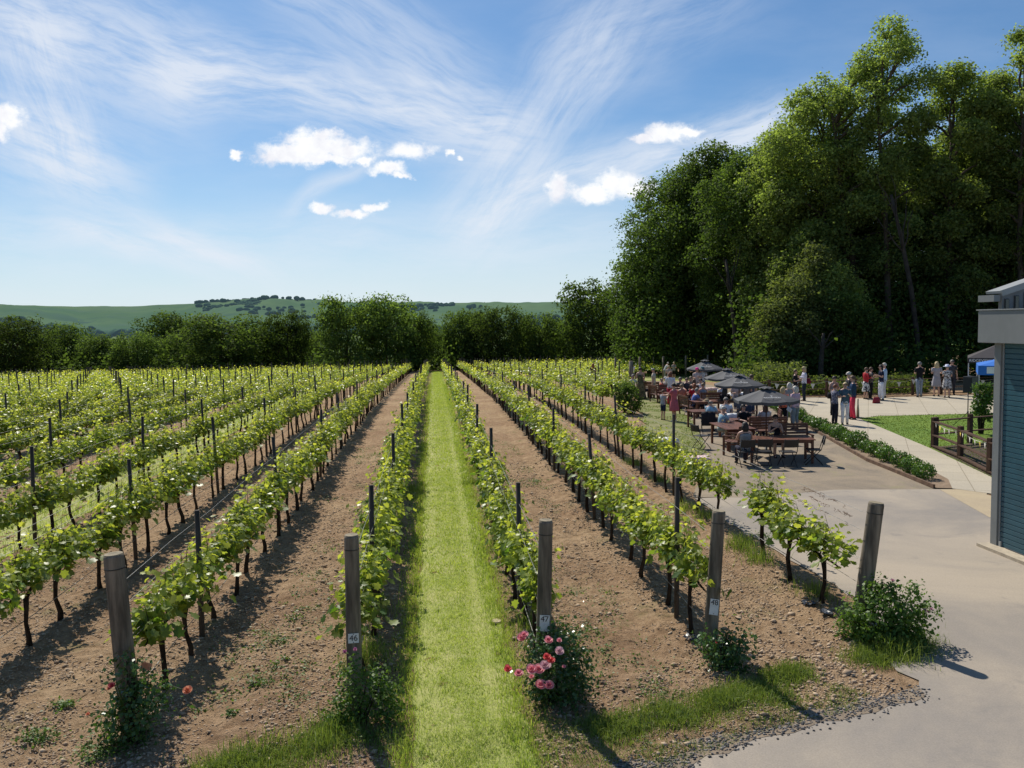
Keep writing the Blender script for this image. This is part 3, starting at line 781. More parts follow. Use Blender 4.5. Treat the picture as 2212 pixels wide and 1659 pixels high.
def limb(m, a, b, r0, r1, seed, n=6, sag=.12, seg=6):
    r = random.Random(seed); a = np.array(a, float); b = np.array(b, float); L = np.linalg.norm(b - a); pts = []; rr = []
    for k in range(n + 1):
        t = k / n; p = a + (b - a) * t + np.array([r.uniform(-1, 1), r.uniform(-1, 1), r.uniform(-1, 1)]) * L * .035 * (0 < k < n)
        p[2] += sag * L * math.sin(PI * t) * .5; pts.append(p); rr.append(r0 + (r1 - r0) * t)
    m.tube(pts, rr, seg, jit=.15); return pts

def lobes_round(seed, H, R, z0, n, lr=(.32, .5), squash=.85):
    r = random.Random(seed); out = []
    for k in range(n):
        t = (k + .5) / n; z = z0 + (H - z0) * (.10 + .84 * t)
        prof = math.sqrt(max(.10, 1 - ((z - (z0 + (H - z0) * .56)) / ((H - z0) * .58)) ** 2))
        a = k * 2.399 + r.uniform(-.4, .4); q = R * prof * r.uniform(.45, .74) if t < .93 else R * .12
        s = R * r.uniform(*lr) * (.7 + .3 * prof)
        out.append((q * math.cos(a), q * math.sin(a), min(z, H - s * squash), s, s, s * squash))
    return out

def tree_meshes(seed, H, R, z0, n_lobe, n_clump, per, lsize, sig, leaf, trunk_r, lean=(0, 0), lobes=None, lr=(.32, .5)):
    lobes = lobes or lobes_round(seed, H, R, z0, n_lobe, lr)
    v, f, t = crown_arrays(seed, lobes, n_clump, per, lsize, sig)
    cm = np_mesh('crown', v, f, leaf, tip=t)
    m = MB(); r = random.Random(seed)
    topz = H * .78; tp = []
    for k in range(9):
        q = k / 8; tp.append(np.array([lean[0] * q ** 1.3 + r.uniform(-.12, .12) * (k > 0), lean[1] * q ** 1.3 + r.uniform(-.12, .12) * (k > 0), -.3 + (topz + .3) * q]))
    m.tube(tp, [trunk_r * (1.35 if k == 0 else 1 - .09 * k) for k in range(9)], 9, jit=.12)
    for k, l in enumerate(lobes):
        zz = max(.22 * H, min(l[2] - .35 * math.hypot(l[0], l[1]) - .6, topz * .95)); q = (zz + .3) / (topz + .3) * 8; i = min(7, int(q))
        st = tp[i] + (tp[i + 1] - tp[i]) * (q - i)
        pts = limb(m, st, l[:3], trunk_r * .42, trunk_r * .10, seed * 31 + k)
        for j in range(5):
            d = np.array([r.gauss(0, 1), r.gauss(0, 1), r.gauss(.3, .8)]); d /= np.linalg.norm(d)
            limb(m, pts[r.choice((3, 4, 5, 6))], np.array(l[:3]) + d * np.array(l[3:6]) * .92, trunk_r * .11, .012, seed * 77 + k * 9 + j, 3, .1, 4)
    return cm, m.mesh('trunk', M_bark)

def plant_tree(name, meshes, loc, sc=(1, 1, 1), rz=0, label='', group=None, cat='tree'):
    o = empty(name, loc, rz, label, cat, group); o.scale = sc
    link('crown', meshes[0], o); link('trunk', meshes[1], o); return o

# the tree line at the far end of the field
FARV = [tree_meshes(400 + k, 10, 5.2, [.6, .9, .5, 1.2, .6][k], 15 + k, 520, 20, .34, .55, M_far, .22, lr=[(.3, .46), (.26, .42), (.34, .5), (.24, .40), (.3, .5)][k]) for k in range(5)]
LD = ['rounded dark green tree', 'broad dark oak', 'small bushy tree', 'tall pale green tree', 'dense dome-shaped tree']
fl = [(-60, 95, 690, 112), (33, 70, 684, 110), (147, 58, 699, 112), (85, 50, 722, 118), (220, 55, 722, 116), (371, 62, 675, 140), (300, 55, 718, 118), (390, 50, 722, 116), (480, 95, 677, 112), (560, 60, 700, 122), (625, 48, 671, 118), (690, 45, 715, 124),
      (754, 66, 639, 112), (838, 72, 636, 116), (900, 42, 672, 120), (938, 40, 702, 128), (1000, 46, 668, 124), (1030, 36, 672, 126), (1081, 58, 661, 120), (1166, 50, 674, 122), (1130, 40, 700, 130), (1225, 45, 690, 130), (1282, 76, 604, 118), (1340, 50, 672, 126), (1385, 60, 690, 112), (640, 50, 722, 132), (440, 50, 724, 130), (985, 50, 722, 134), (1210, 50, 716, 128), (560, 50, 722, 126)]
nms = ['dark round tree second from the far left', 'x']
desc = ['dense dark tree cut by the photo edge at far left', 'dark bushy tree at the far left of the field edge', 'low round tree beside the leftmost dark tree', 'small tree filling a gap near the far left', 'low dark tree left of the flat-topped oak', 'flat-topped oak rising behind the left tree line', 'low bushy tree in front of the flat-topped oak', 'low tree between flat-topped oak and wide dome',
        'wide dome-shaped dark tree, biggest of the left tree line', 'dark tree on the shoulder of the wide dome', 'narrow feathery tree right of the wide dome', 'low tree left of the paired tall oaks', 'left oak of the tall pair before the hill', 'right oak of the tall pair before the hill', 'smaller tree leaning on the tall oak pair',
        'small dark tree at the end of the grass alley', 'pale pointed tree right of the grass alley', 'second pale pointed tree right of the grass alley', 'dark rounded tree between pale trees and green bush tree', 'bright green mid-sized tree right of centre', 'low tree filling behind the dark rounded tree', 'low dark tree left of the tall single oak', 'tall single oak rising above the right tree line',
        'small tree between single oak and big wood', 'bushy tree at the foot of the big wood', 'low far tree behind the feathery tree', 'low far tree behind the wide dome', 'low far tree behind the grass alley end', 'low far tree behind the bright green tree', 'low far tree behind the dome shoulder']
for k, (x, hw, ty, dep) in enumerate(fl):
    if ty > 698: dep = max(dep, 122) + (k % 3) * 4
    B = at_depth(x, dep); top = V(x, ty, B)[2]; H = top - B[2]
    R_m = hw / FOC * dep * (1.12 if ty < 685 else .95)
    v_ = FARV[{371: 2, 754: 0, 838: 4, 1282: 1, 480: 4, 1000: 3, 1030: 3, 1081: 2}.get(x, k % 5)]
    plant_tree('hedgerow_tree', v_, B, (R_m / 5.3, R_m / 5.3, H / 9.9), k * 1.3, desc[k], 'trees closing the far end of the vineyard')
# scrub under them
P_ = []; r = np.random.default_rng(77)
for k in range(520):
    x = r.uniform(-150, 1520); dep = r.uniform(119, 127) if x > 100 else r.uniform(114, 124)
    B = at_depth(x, dep); q = 45
    p = B + np.stack([r.normal(size=q) * 1.1, r.normal(size=q) * .8, np.abs(r.normal(size=q)) * r.uniform(.9, 2.0)], -1); P_.append(p)
p = np.concatenate(P_); v, f, t = scatter_leaves(p, r.normal(size=p.shape) + np.array([0, 0, .6]), r.uniform(.3, .6, len(p)), r.random(len(p)) * .25, r=r)
tag(link('undergrowth', np_mesh('undergrowth', v, f, M_far, tip=t)), 'dark scrub growing along the foot of the far tree line', 'undergrowth', kind='stuff')

# the big wood on the right
def big(name, x, by_dep, top, hw, seed, leaf, label, z0=2.5, nl=20, nc=900, per=34, ls=.20, sig=.40, tr=.26, lean=(0, 0), lr=(.30, .46), sy=1.0):
    B = at_depth(x, by_dep); H = (V(x, top, B)[2] - B[2]) * (1.03 if top < 300 else 1); z0 = z0 * .55; R = hw * 1.42 / FOC * by_dep; nc = int(nc * 1.5)
    ms = tree_meshes(seed, H, R, z0, nl, nc, per, ls, sig, leaf, tr, lean, lr=lr)
    return plant_tree(name, ms, B, (1, sy, 1), 0, label, 'trees of the wood behind the terrace')
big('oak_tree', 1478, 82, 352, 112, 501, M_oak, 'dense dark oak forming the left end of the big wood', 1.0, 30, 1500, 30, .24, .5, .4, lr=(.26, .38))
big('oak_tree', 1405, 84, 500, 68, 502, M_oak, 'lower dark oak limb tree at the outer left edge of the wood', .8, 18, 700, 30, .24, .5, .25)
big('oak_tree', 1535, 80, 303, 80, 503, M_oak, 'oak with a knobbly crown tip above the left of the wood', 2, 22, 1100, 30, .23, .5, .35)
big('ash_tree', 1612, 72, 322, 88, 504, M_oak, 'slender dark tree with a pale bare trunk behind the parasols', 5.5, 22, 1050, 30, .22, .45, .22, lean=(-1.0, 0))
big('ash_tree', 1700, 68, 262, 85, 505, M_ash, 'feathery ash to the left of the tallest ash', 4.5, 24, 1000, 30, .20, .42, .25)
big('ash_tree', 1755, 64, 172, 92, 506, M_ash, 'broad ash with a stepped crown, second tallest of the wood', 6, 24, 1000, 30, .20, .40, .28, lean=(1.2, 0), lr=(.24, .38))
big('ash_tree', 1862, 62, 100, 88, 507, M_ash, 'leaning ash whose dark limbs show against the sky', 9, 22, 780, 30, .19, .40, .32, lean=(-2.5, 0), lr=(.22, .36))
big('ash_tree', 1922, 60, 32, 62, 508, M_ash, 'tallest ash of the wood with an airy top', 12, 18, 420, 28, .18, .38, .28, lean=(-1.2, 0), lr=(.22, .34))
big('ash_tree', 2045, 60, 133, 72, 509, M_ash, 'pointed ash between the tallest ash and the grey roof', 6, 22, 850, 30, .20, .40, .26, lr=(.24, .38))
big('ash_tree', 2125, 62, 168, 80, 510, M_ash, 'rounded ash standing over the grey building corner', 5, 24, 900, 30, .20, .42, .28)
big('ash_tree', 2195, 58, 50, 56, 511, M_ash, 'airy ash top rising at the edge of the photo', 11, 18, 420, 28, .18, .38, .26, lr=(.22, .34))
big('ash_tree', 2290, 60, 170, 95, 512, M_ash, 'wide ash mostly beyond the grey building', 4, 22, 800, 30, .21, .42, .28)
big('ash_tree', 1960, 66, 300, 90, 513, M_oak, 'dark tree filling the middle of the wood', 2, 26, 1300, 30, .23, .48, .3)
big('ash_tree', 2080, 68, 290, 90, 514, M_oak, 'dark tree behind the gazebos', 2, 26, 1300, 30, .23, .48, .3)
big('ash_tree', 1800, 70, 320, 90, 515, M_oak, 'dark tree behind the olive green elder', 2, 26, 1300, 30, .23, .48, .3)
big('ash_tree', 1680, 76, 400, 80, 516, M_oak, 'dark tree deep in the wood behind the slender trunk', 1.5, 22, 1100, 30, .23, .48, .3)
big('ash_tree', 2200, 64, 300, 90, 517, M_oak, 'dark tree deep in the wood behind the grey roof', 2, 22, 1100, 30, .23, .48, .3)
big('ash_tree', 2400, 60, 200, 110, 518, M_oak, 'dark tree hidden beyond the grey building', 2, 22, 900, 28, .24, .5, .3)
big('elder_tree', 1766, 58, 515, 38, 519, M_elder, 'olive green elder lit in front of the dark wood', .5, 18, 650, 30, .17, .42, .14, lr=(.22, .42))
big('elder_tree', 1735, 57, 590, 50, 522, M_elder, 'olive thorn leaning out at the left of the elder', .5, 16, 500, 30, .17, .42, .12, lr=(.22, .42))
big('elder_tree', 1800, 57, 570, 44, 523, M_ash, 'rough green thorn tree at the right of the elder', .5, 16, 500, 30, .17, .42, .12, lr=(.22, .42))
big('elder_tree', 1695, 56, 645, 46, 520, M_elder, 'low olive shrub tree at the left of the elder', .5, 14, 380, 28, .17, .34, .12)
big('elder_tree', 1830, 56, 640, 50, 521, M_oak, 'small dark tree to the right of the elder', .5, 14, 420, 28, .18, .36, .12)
# thin pale trunks that show in front of the dark
for x, dep, ty, lx, lab in ((1592, 66, 560, -.9, 'slender pale trunk behind the parasols'), (1985, 57, 420, -2.2, 'leaning bare trunk in the dark of the wood'), (1772, 53, 720, .2, 'short grey trunk beside the fence')):
    B = at_depth(x, dep); H = V(x, ty, B)[2] - B[2]; o = empty('bare_tree', B, 0, lab, 'tree', 'trees of the wood behind the terrace'); m = MB()
    m.tube([(0, 0, -.3), (lx * .08, 0, H * .25), (lx * .3, 0, H * .5), (lx * .62, 0, H * .75), (lx, 0, H)], [.21, .18, .16, .13, .09], 9, jit=.15)
    for q in range(5): limb(m, (lx * .6, 0, H * .7), (lx + random.uniform(-1.6, 1.6), random.uniform(-.6, .8), H * random.uniform(.85, 1.15)), .06, .015, q + 5)
    m.build('trunk', mat('pale_bark', (.055, .048, .040), .9, .3, 3, .7, 9, .1), o)
# shaded thicket below and behind the trees
P_ = []; T_ = []; r = np.random.default_rng(78)
for k in range(1500):
    x = r.uniform(1350, 2420); dep = r.uniform(54, 80) if x > 1600 else r.uniform(74, 92)
    B = at_depth(x, dep); q = 40; c = np.array([0, 0, r.uniform(.3, 6.5) if dep > 57 else r.uniform(.2, 2.4)])
    p = B + c + r.normal(size=(q, 3)) * np.array([.8, .8, .6]); P_.append(p); T_.append(np.full(q, r.random() * .25))
p = np.concatenate(P_); v, f, t = scatter_leaves(p, r.normal(size=p.shape) + np.array([0, 0, .6]), r.uniform(.18, .36, len(p)), np.concatenate(T_), r=r)
tag(link('thicket', np_mesh('thicket', v, f, M_oak, tip=t)), 'dark shaded thicket filling the wood below the crowns', 'thicket', kind='stuff')
# nettle bank behind the parasols and scrub along the fence
P_ = []; N_ = []; r = np.random.default_rng(79)
for k in range(800):
    x = r.uniform(1590, 1735); dep = r.uniform(47, 55); B = at_depth(x, dep); h = r.uniform(.7, 1.9) * (1 - .25 * (x < 1630)); q = 16
    tt = r.random(q); p = B + np.stack([r.normal(size=q) * .12, r.normal(size=q) * .12, tt * h], -1); P_.append(p)
for k in range(500):
    x = r.uniform(1735, 2000); dep = r.uniform(45.5, 49); B = at_depth(x, dep); h = r.uniform(.3, 1.1); q = 12
    tt = r.random(q); p = B + np.stack([r.normal(size=q) * .15, r.normal(size=q) * .12, tt * h], -1); P_.append(p)
p = np.concatenate(P_); v, f, t = scatter_leaves(p, r.normal(size=p.shape) * .8 + np.array([0, 0, .8]), r.uniform(.10, .24, len(p)), np.where(np.arange(len(p)) < 12800, .9, .1) * r.random(len(p)), r=r)
tag(link('nettles', np_mesh('nettles', v, f, M_elder, tip=t)), 'bright green nettle bank growing behind the parasols and fence', 'nettles', kind='stuff')

# ------------------------------------------------------------------ shrubs
def bush(name, loc, lobes, nleaf, ls, leaf, label, group=None, stems=7, cat='bush', sig=.06, templ=(QT, QF)):
    o = empty(name, loc, 0, label, cat, group); r = np.random.default_rng(abs(hash(label)) % 9999 if False else sum(map(ord, label)))
    per = 14; n = nleaf // per
    w = np.array([l[3] * l[4] for l in lobes]); w /= w.sum(); P_ = []; T_ = []; D_ = []
    for l, ww in zip(lobes, w):
        k = max(3, int(n * ww)); d = r.normal(size=(k, 3)); d /= np.linalg.norm(d, axis=1, keepdims=True)
        rad = .55 + .5 * r.random(k) ** .7; c = d * rad[:, None] * np.array(l[3:6]) + np.array(l[:3]); c[:, 2] = np.maximum(c[:, 2], .03)
        p = (c[:, None, :] + r.normal(size=(k, per, 3)) * sig).reshape(-1, 3); P_.append(p); D_.append(np.repeat(d, per, 0)); T_.append(np.repeat(np.clip(.2 + .4 * (rad - .55) * 2 + .25 * d[:, 2] + r.normal(size=k) * .15, 0, 1), per))
    p = np.concatenate(P_); nn = np.concatenate(D_) * .7 + r.normal(size=p.shape) * .6 + np.array([0, 0, .5])
    v, f, t = scatter_leaves(p, nn, ls * r.uniform(.6, 1.3, len(p)), np.concatenate(T_), *templ, r=r)
    link('foliage', np_mesh('foliage', v, f, leaf, tip=t), o)
    m = MB(); rr = random.Random(5)
    for k in range(stems):
        l = rr.choice(lobes); limb(m, (rr.uniform(-.05, .05), rr.uniform(-.05, .05), -.05), np.array(l[:3]) + np.array([rr.uniform(-.5, .5) * l[3], rr.uniform(-.5, .5) * l[4], l[5] * .7]), .012 if cat != 'tree' else .04, .004, k, 4, .1, 5)
    m.build('stems', M_vtrunk, o); return o
def petmat(name, a, b_):
    m, T, b, out = newmat(name); at = T.node('ShaderNodeAttribute', attribute_name='tip')
    T.l.new(T.mix(at.outputs['Fac'], a, b_), b.inputs['Base Color']); b.inputs['Roughness'].default_value = .6
    tr = T.node('ShaderNodeBsdfTranslucent'); T.l.new(T.mix(at.outputs['Fac'], a, b_), tr.inputs[0]); mx = T.node('ShaderNodeMixShader'); mx.inputs[0].default_value = .35
    T.l.new(b.outputs[0], mx.inputs[1]); T.l.new(tr.outputs[0], mx.inputs[2]); T.l.new(mx.outputs[0], out.inputs[0]); return m
M_pink = petmat('pink_petal', (.90, .16, .22), (.95, .50, .52)); M_orange = petmat('orange_petal', (.80, .16, .05), (.95, .48, .28)); M_red = petmat('red_petal', (.85, .06, .07), (.9, .2, .18)); M_palep = petmat('pale_petal', (.75, .35, .40), (.85, .6, .62))
def flower(parent, c, R, m, seed, toward=None):
    r = np.random.default_rng(seed); P_ = []; N_ = []; S_ = []; T_ = []
    up = np.array([0, -.55, .8]) if toward is None else toward; up = up / np.linalg.norm(up); u, w = frame_of(up)
    pet = np.array([(-.3, 0, 0), (.3, 0, 0), (.55, .55, .16), (.25, .95, .30), (-.25, .95, .30), (-.55, .55, .16)]); vs = []; fs = []; tp = []
    for ring, (nP, tilt, sc) in enumerate(((7, .25, 1.0), (6, .65, .85), (5, 1.0, .62), (4, 1.3, .42))):
        for k in range(nP):
            a = 2 * PI * k / nP + ring * .5 + r.uniform(-.15, .15); rad = u * math.cos(a) + w * math.sin(a); tan = np.cross(up, rad)
            d = rad * math.cos(tilt) + up * math.sin(tilt); nrm = -rad * math.sin(tilt) + up * math.cos(tilt); s = R * sc * r.uniform(.85, 1.1)
            b0 = len(vs); vs += [np.array(c) + tan * q[0] * s + d * q[1] * s + nrm * q[2] * s * .6 for q in pet]; fs.append([b0 + j for j in range(6)]); tp += [0, 0, .4, 1, 1, .4] if ring < 2 else [0, 0, .2, .5, .5, .2]
    o = link('flower', np_mesh('flower', vs, fs, m, tip=tp), parent); return o

B = G(1190, 1500); B[2] = float(ground_z(B[0], B[1])[0]); BB = np.array([B[0] - .01, B[1] - .25, B[2]])
pr = bush('rose_bush', BB, [(0, 0, .30, .34, .28, .28), (-.08, 0, .55, .27, .24, .20), (.22, -.03, .42, .25, .22, .20), (.04, .12, .68, .18, .14, .12), (.10, -.05, .15, .36, .28, .15), (.12, .1, .66, .2, .2, .2)], 3400, .044, M_rose, 'rose bush covered in pink and coral blooms below post forty-seven', 'rose bushes at the row ends')
for k, (x, y, R, m) in enumerate(((1127, 1379, .035, M_pink), (1132, 1372, .03, M_pink), (1185, 1384, .034, M_pink), (1208, 1408, .038, M_palep), (1181, 1420, .032, M_red), (1190, 1427, .03, M_red), (1148, 1447, .042, M_pink), (1164, 1448, .042, M_pink), (1177, 1439, .042, M_palep), (1168, 1481, .040, M_pink), (1186, 1481, .040, M_pink), (1097, 1446, .032, M_red), (1120, 1455, .034, M_pink), (1148, 1462, .02, M_pink), (1208, 1384, .02, M_pink), (1218, 1440, .015, M_pink))):
    p = V(x, y, BB + np.array([0, -.36, 0])); flower(pr, p - BB, R * 1.65, m, k)
m = MB(); m.tube([(-.2, -.2, .35), (-.33, -.28, .5), V(1097, 1446, BB + np.array([0, -.3, 0])) - BB], [.006, .005, .003], 5); m.build('shoot', M_weed, pr)
B = G(292, 1600); B[2] = float(ground_z(B[0], B[1])[0]); BB = np.array([B[0] + .02, B[1] - .08, B[2]])
orb = bush('rose_bush', BB, [(0, 0, .25, .30, .22, .25), (.06, .02, .55, .24, .2, .22), (-.12, 0, .30, .22, .2, .2), (.2, 0, .45, .2, .2, .16), (0, 0, .8, .16, .14, .14)], 1500, .05, M_rose, 'dark sprawling rose bush with orange blooms at the leaning post', 'rose bushes at the row ends', sig=.08)
for k, (x, y, R, m) in enumerate(((405, 1493, .055, M_orange), (242, 1481, .040, M_red), (236, 1487, .03, M_orange), (190, 1543, .025, M_orange))):
    p = V(x, y, BB + np.array([0, -.25, 0])); flower(orb, p - BB, R, m, k + 50)
    mm = MB(); q = p - BB; mm.tube([(q[0] * .3, -.1, .35), (q[0] * .7, -.2, q[2] + .02), q], [.006, .005, .004], 5); mm.build('shoot', M_weed, orb)
B = G(770, 1560); BB = np.array([B[0] + .05, B[1] - .12, 0])
pb = bush('rose_bush', BB, [(-.05, 0, .3, .20, .20, .3), (.15, .05, .35, .22, .20, .3), (-.10, 0, .62, .11, .12, .16), (.24, .1, .2, .2, .2, .2), (-.18, 0, .12, .16, .16, .12)], 1900, .042, M_weed, 'tangled rose bush with two tiny pink buds at post forty-six', 'rose bushes at the row ends')
for k, (x, y) in enumerate(((745, 1408), (767, 1403))): flower(pb, V(x, y, BB + np.array([0, -.22, 0])) - BB, .026, petmat('mauve%d' % k, (.5, .1, .25), (.65, .25, .4)), k + 80)
B = G(1560, 1445); BB = np.array([B[0], B[1] - .05, 0])
db = bush('rose_bush', BB, [(0, 0, .25, .24, .22, .2), (.18, 0, .35, .22, .2, .16), (-.16, 0, .38, .16, .14, .1), (.05, 0, .1, .26, .22, .1)], 1500, .045, M_rose, 'small dark rose bush at the foot of post forty-eight', 'rose bushes at the row ends')
flower(db, V(1548, 1388, BB) - BB, .02, M_red, 91)
B = G(1900, 1390); BB = np.array([B[0] + .08, B[1] + .1, 0])
lb = bush('rose_bush', BB, [(-.22, 0, .32, .28, .28, .28), (.08, 0, .42, .30, .30, .30), (.32, -.05, .28, .24, .25, .24), (.02, 0, .65, .22, .2, .14), (.42, -.05, .62, .14, .12, .14), (.56, -.1, .40, .15, .14, .12), (-.34, .05, .18, .2, .2, .18), (.2, -.15, .10, .36, .25, .12)], 4200, .05, M_weed, 'large leafy bush hiding the foot of the driveway post', 'rose bushes at the row ends', stems=12)
for k, (x, y) in enumerate(((1928, 1254), (1998, 1318), (2005, 1322), (2012, 1316))): flower(lb, V(x, y, BB + np.array([0, -.15, 0])) - BB, .03, M_palep, k + 100)
B = CF(9.0 * .97, 37.5); bush('round_shrub', CF((1354 - CX) / FOC * 38.0, 38.0), [(0, 0, .75, .62, .6, .62), (-.2, 0, 1.1, .45, .4, .35), (.2, 0, .45, .6, .5, .45), (.1, 0, 1.2, .35, .3, .25)], 2600, .10, M_oak, 'round dark glossy shrub at a row end beside the grass verge')
B = at_depth(2122, 29.5)
bush('young_tree', B, [(0, 0, 1.15, .34, .34, .34), (.05, 0, 1.6, .32, .3, .28), (-.1, 0, .85, .28, .25, .2), (.25, 0, 1.35, .3, .3, .3), (.15, 0, .7, .25, .25, .2)], 1800, .10, M_weed, 'small leafy tree in the fenced planting bed', cat='tree')
# box plants along the path
a = G(1640, 868); b_ = G(2012, 1042); L = np.linalg.norm(b_ - a); nb_ = 24
BX = []
for k in range(4):
    r = np.random.default_rng(900 + k); n = 900; d = r.normal(size=(n, 3)); d /= np.linalg.norm(d, axis=1, keepdims=True); rad = .7 + .35 * r.random(n)
    p = d * rad[:, None] * np.array([.30, .30, .23]) + np.array([0, 0, .22]); p[:, 2] = np.abs(p[:, 2]); p += r.normal(size=p.shape) * .02
    BX.append(np_mesh('box_foliage', *scatter_leaves(p, d + r.normal(size=d.shape) * .5, r.uniform(.035, .07, n), np.clip(d[:, 2] * .5 + .3 + r.normal(size=n) * .2, 0, 1), r=r)[:2], M_box, tip=np.repeat(np.clip(d[:, 2] * .5 + .3, 0, 1), 4)))
for k in range(nb_):
    t = (k + .5) / nb_; p = a + (b_ - a) * t + np.array([random.uniform(-.06, .06), random.uniform(-.06, .06), 0])
    o = link('box_plant', BX[k % 4], None, (p[0], p[1], float(zt(p[0], p[1]))), random.random() * 6); s = random.uniform(.85, 1.2); s *= 1.05; o.scale = (s, s, s * random.uniform(.85, 1.15))
    tag(o, f'low green box plant, {ordw(nb_ - k)} from the driveway end of the hedge', 'box plant', 'box plants along the path')

# ------------------------------------------------------------------ grass, clods, stones
def blades(n, xf, yf, h, w, lean, tip, r, zf=None, keep=None):
    X = xf(n); Y = yf(n)
    if keep is not None:
        k = keep(X, Y); X, Y = X[k], Y[k]; n = len(X)
    Z = (ground_z(X, Y) if zf is None else zf(X, Y)) - .005
    H = h[0] + (h[1] - h[0]) * r.random(n) ** 1.4; W = w * r.uniform(.7, 1.3, n); a = r.random(n) * 2 * PI; la = r.random(n) * 2 * PI; L = np.abs(r.normal(size=n)) * lean * H
    base = np.stack([X, Y, Z], -1); side = np.stack([np.cos(a), np.sin(a), np.zeros(n)], -1) * W[:, None] / 2; ld = np.stack([np.cos(la), np.sin(la), np.zeros(n)], -1)
    mid = base + ld * (L * .35)[:, None] + np.array([0, 0, 1]) * (H * .6)[:, None]; top = base + ld * L[:, None] + np.array([0, 0, 1]) * (H * np.clip(1 - .25 * L / H, .25, 1))[:, None]
    v = np.stack([base - side, base + side, mid + side * .8, mid - side * .8, top + side * .12, top - side * .12], 1).reshape(-1, 3)
    q = np.arange(n)[:, None] * 6; f = np.concatenate([q + np.array([0, 1, 2, 3]), q + np.array([3, 2, 4, 5])])
    tp = tip(n, X, Y); t = np.repeat(tp, 6); return v, f, t
def join(parts):
    V_, F_, T_ = [], [], []; nb = 0
    for v, f, t in parts: V_.append(v); F_.append(f + nb); T_.append(t); nb += len(v)
    return np.concatenate(V_), np.concatenate(F_), np.concatenate(T_)
r = np.random.default_rng(31)
def gx(n): return np.clip(r.normal(.26, .39, n), -.66, 1.10)
def tipf(n, X, Y): return np.clip(.48 + .42 * (fbm(X * 3, Y * 3, 3, 2) - .45) * 2 - .35 * (np.abs(X - .2) > .42) + r.normal(size=n) * .2, 0, 1)
parts = []
for y0, y1, n, h, w in ((6.0, 9, 26000, (.02, .07), .005), (9, 14, 30000, (.02, .07), .006), (14, 24, 30000, (.02, .08), .009), (24, 50, 26000, (.02, .09), .016), (50, YEND, 20000, (.03, .10), .03)):
    parts.append(blades(n, gx, lambda n: r.uniform(y0, y1, n), h, w, .9, tipf, r))
for y0, y1, n, w in ((6.5, 14, 9000, .007), (14, 30, 9000, .012), (30, 70, 6000, .022)):   # taller grass along both edges
    parts.append(blades(n, lambda n: np.where(r.random(n) < .45, r.normal(-.42, .09, n), r.normal(.80, .10, n)), lambda n: r.uniform(y0, y1, n), (.04, .14), w, .6, lambda n, X, Y: np.clip(.15 + r.normal(size=n) * .2, 0, 1), r))
# long cut straws lying on the turf
parts.append(blades(2600, gx, lambda n: r.uniform(6.2, 22, n), (.03, .05), .004, 4.5, lambda n, X, Y: np.full(n, 1.6), r))
for a in ALLEYS[1:]:
    for y0, y1, n, w in ((a[2], 30, 9000, .014), (max(30, a[2]), 80, 7000, .03)):
        if a[0] < -30 or y0 >= y1: continue
        parts.append(blades(n, lambda n: r.uniform(a[0] - .1, a[1] + .1, n), lambda n: r.uniform(y0, y1, n), (.04, .16), w, .6, tipf, r, zf=lambda X, Y: zt(X, Y), keep=lambda X, Y: np.abs(X * CP - Y * SP) < (X * SP + Y * CP) * .64 + 1))
v, f, t = join(parts)
tag(link('alley_grass', np_mesh('alley_grass', v, f, M_grass, tip=t)), 'short bright grass growing down the mown alleys between vine rows', 'grass', kind='stuff')
# the rough verge at the front, and weeds
VP = [G(x, y)[:2] for x, y in ((430, 1659), (600, 1610), (700, 1560), (880, 1600), (1130, 1560), (1340, 1525), (1420, 1480), (1520, 1500), (1640, 1465), (1750, 1470), (1880, 1500), (1850, 1535), (1650, 1585), (1500, 1640), (1400, 1720), (430, 1760))]
def inside(X, Y, poly):
    c = np.zeros(len(X), bool); n = len(poly); j = n - 1
    for i in range(n):
        xi, yi = poly[i]; xj, yj = poly[j]
        c ^= ((yi > Y) != (yj > Y)) & (X < (xj - xi) * (Y - yi) / (yj - yi + 1e-12) + xi); j = i
    return c
parts = []
kp = lambda X, Y: inside(X, Y, VP) & (fbm(X * 1.7, Y * 1.7, 3, 11) + r.normal(size=len(X)) * .06 > .405 + .11 * (X < -.9))
parts.append(blades(90000, lambda n: r.uniform(-3, 5.5, n), lambda n: r.uniform(6.3, 9.6, n), (.015, .07), .006, .9, lambda n, X, Y: np.clip(.05 + (fbm(X * 2, Y * 2, 3, 5) - .45) * 1.6 + r.normal(size=n) * .2, 0, 1), r, keep=kp))
for cx, cy, s in ((1640, 1500, .22), (1560, 1520, .18), (1450, 1550, .2), (1330, 1570, .2), (1960, 1400, .2), (1890, 1420, .2), (1700, 1460, .15), (720, 1600, .25), (600, 1640, .3), (500, 1660, .2), (1930, 1380, .22)):
    c = G(cx, cy); parts.append(blades(2600, lambda n: r.normal(c[0], s, n), lambda n: r.normal(c[1], s * .8, n), (.03, .14), .007, .7, lambda n, X, Y: np.clip(.12 + r.normal(size=n) * .2, 0, 1), r))
for k in range(26):   # seed heads and long grass beneath the vines
    x = random.choice([ROWX[46], ROWX[46], ROWX[47], ROWX[49]]) + random.gauss(0, .15); y = random.uniform(8.5, 24)
    parts.append(blades(260, lambda n: r.normal(x, .14, n), lambda n: r.normal(y, .2, n), (.08, .32), .008, .5, lambda n, X, Y: np.clip(.1 + r.normal(size=n) * .2, 0, 1), r))
v, f, t = join(parts); tag(link('verge_grass', np_mesh('verge_grass', v, f, M_vgrass, tip=t)), 'rough tufty grass along the front edge of the vineyard', 'grass', kind='stuff')
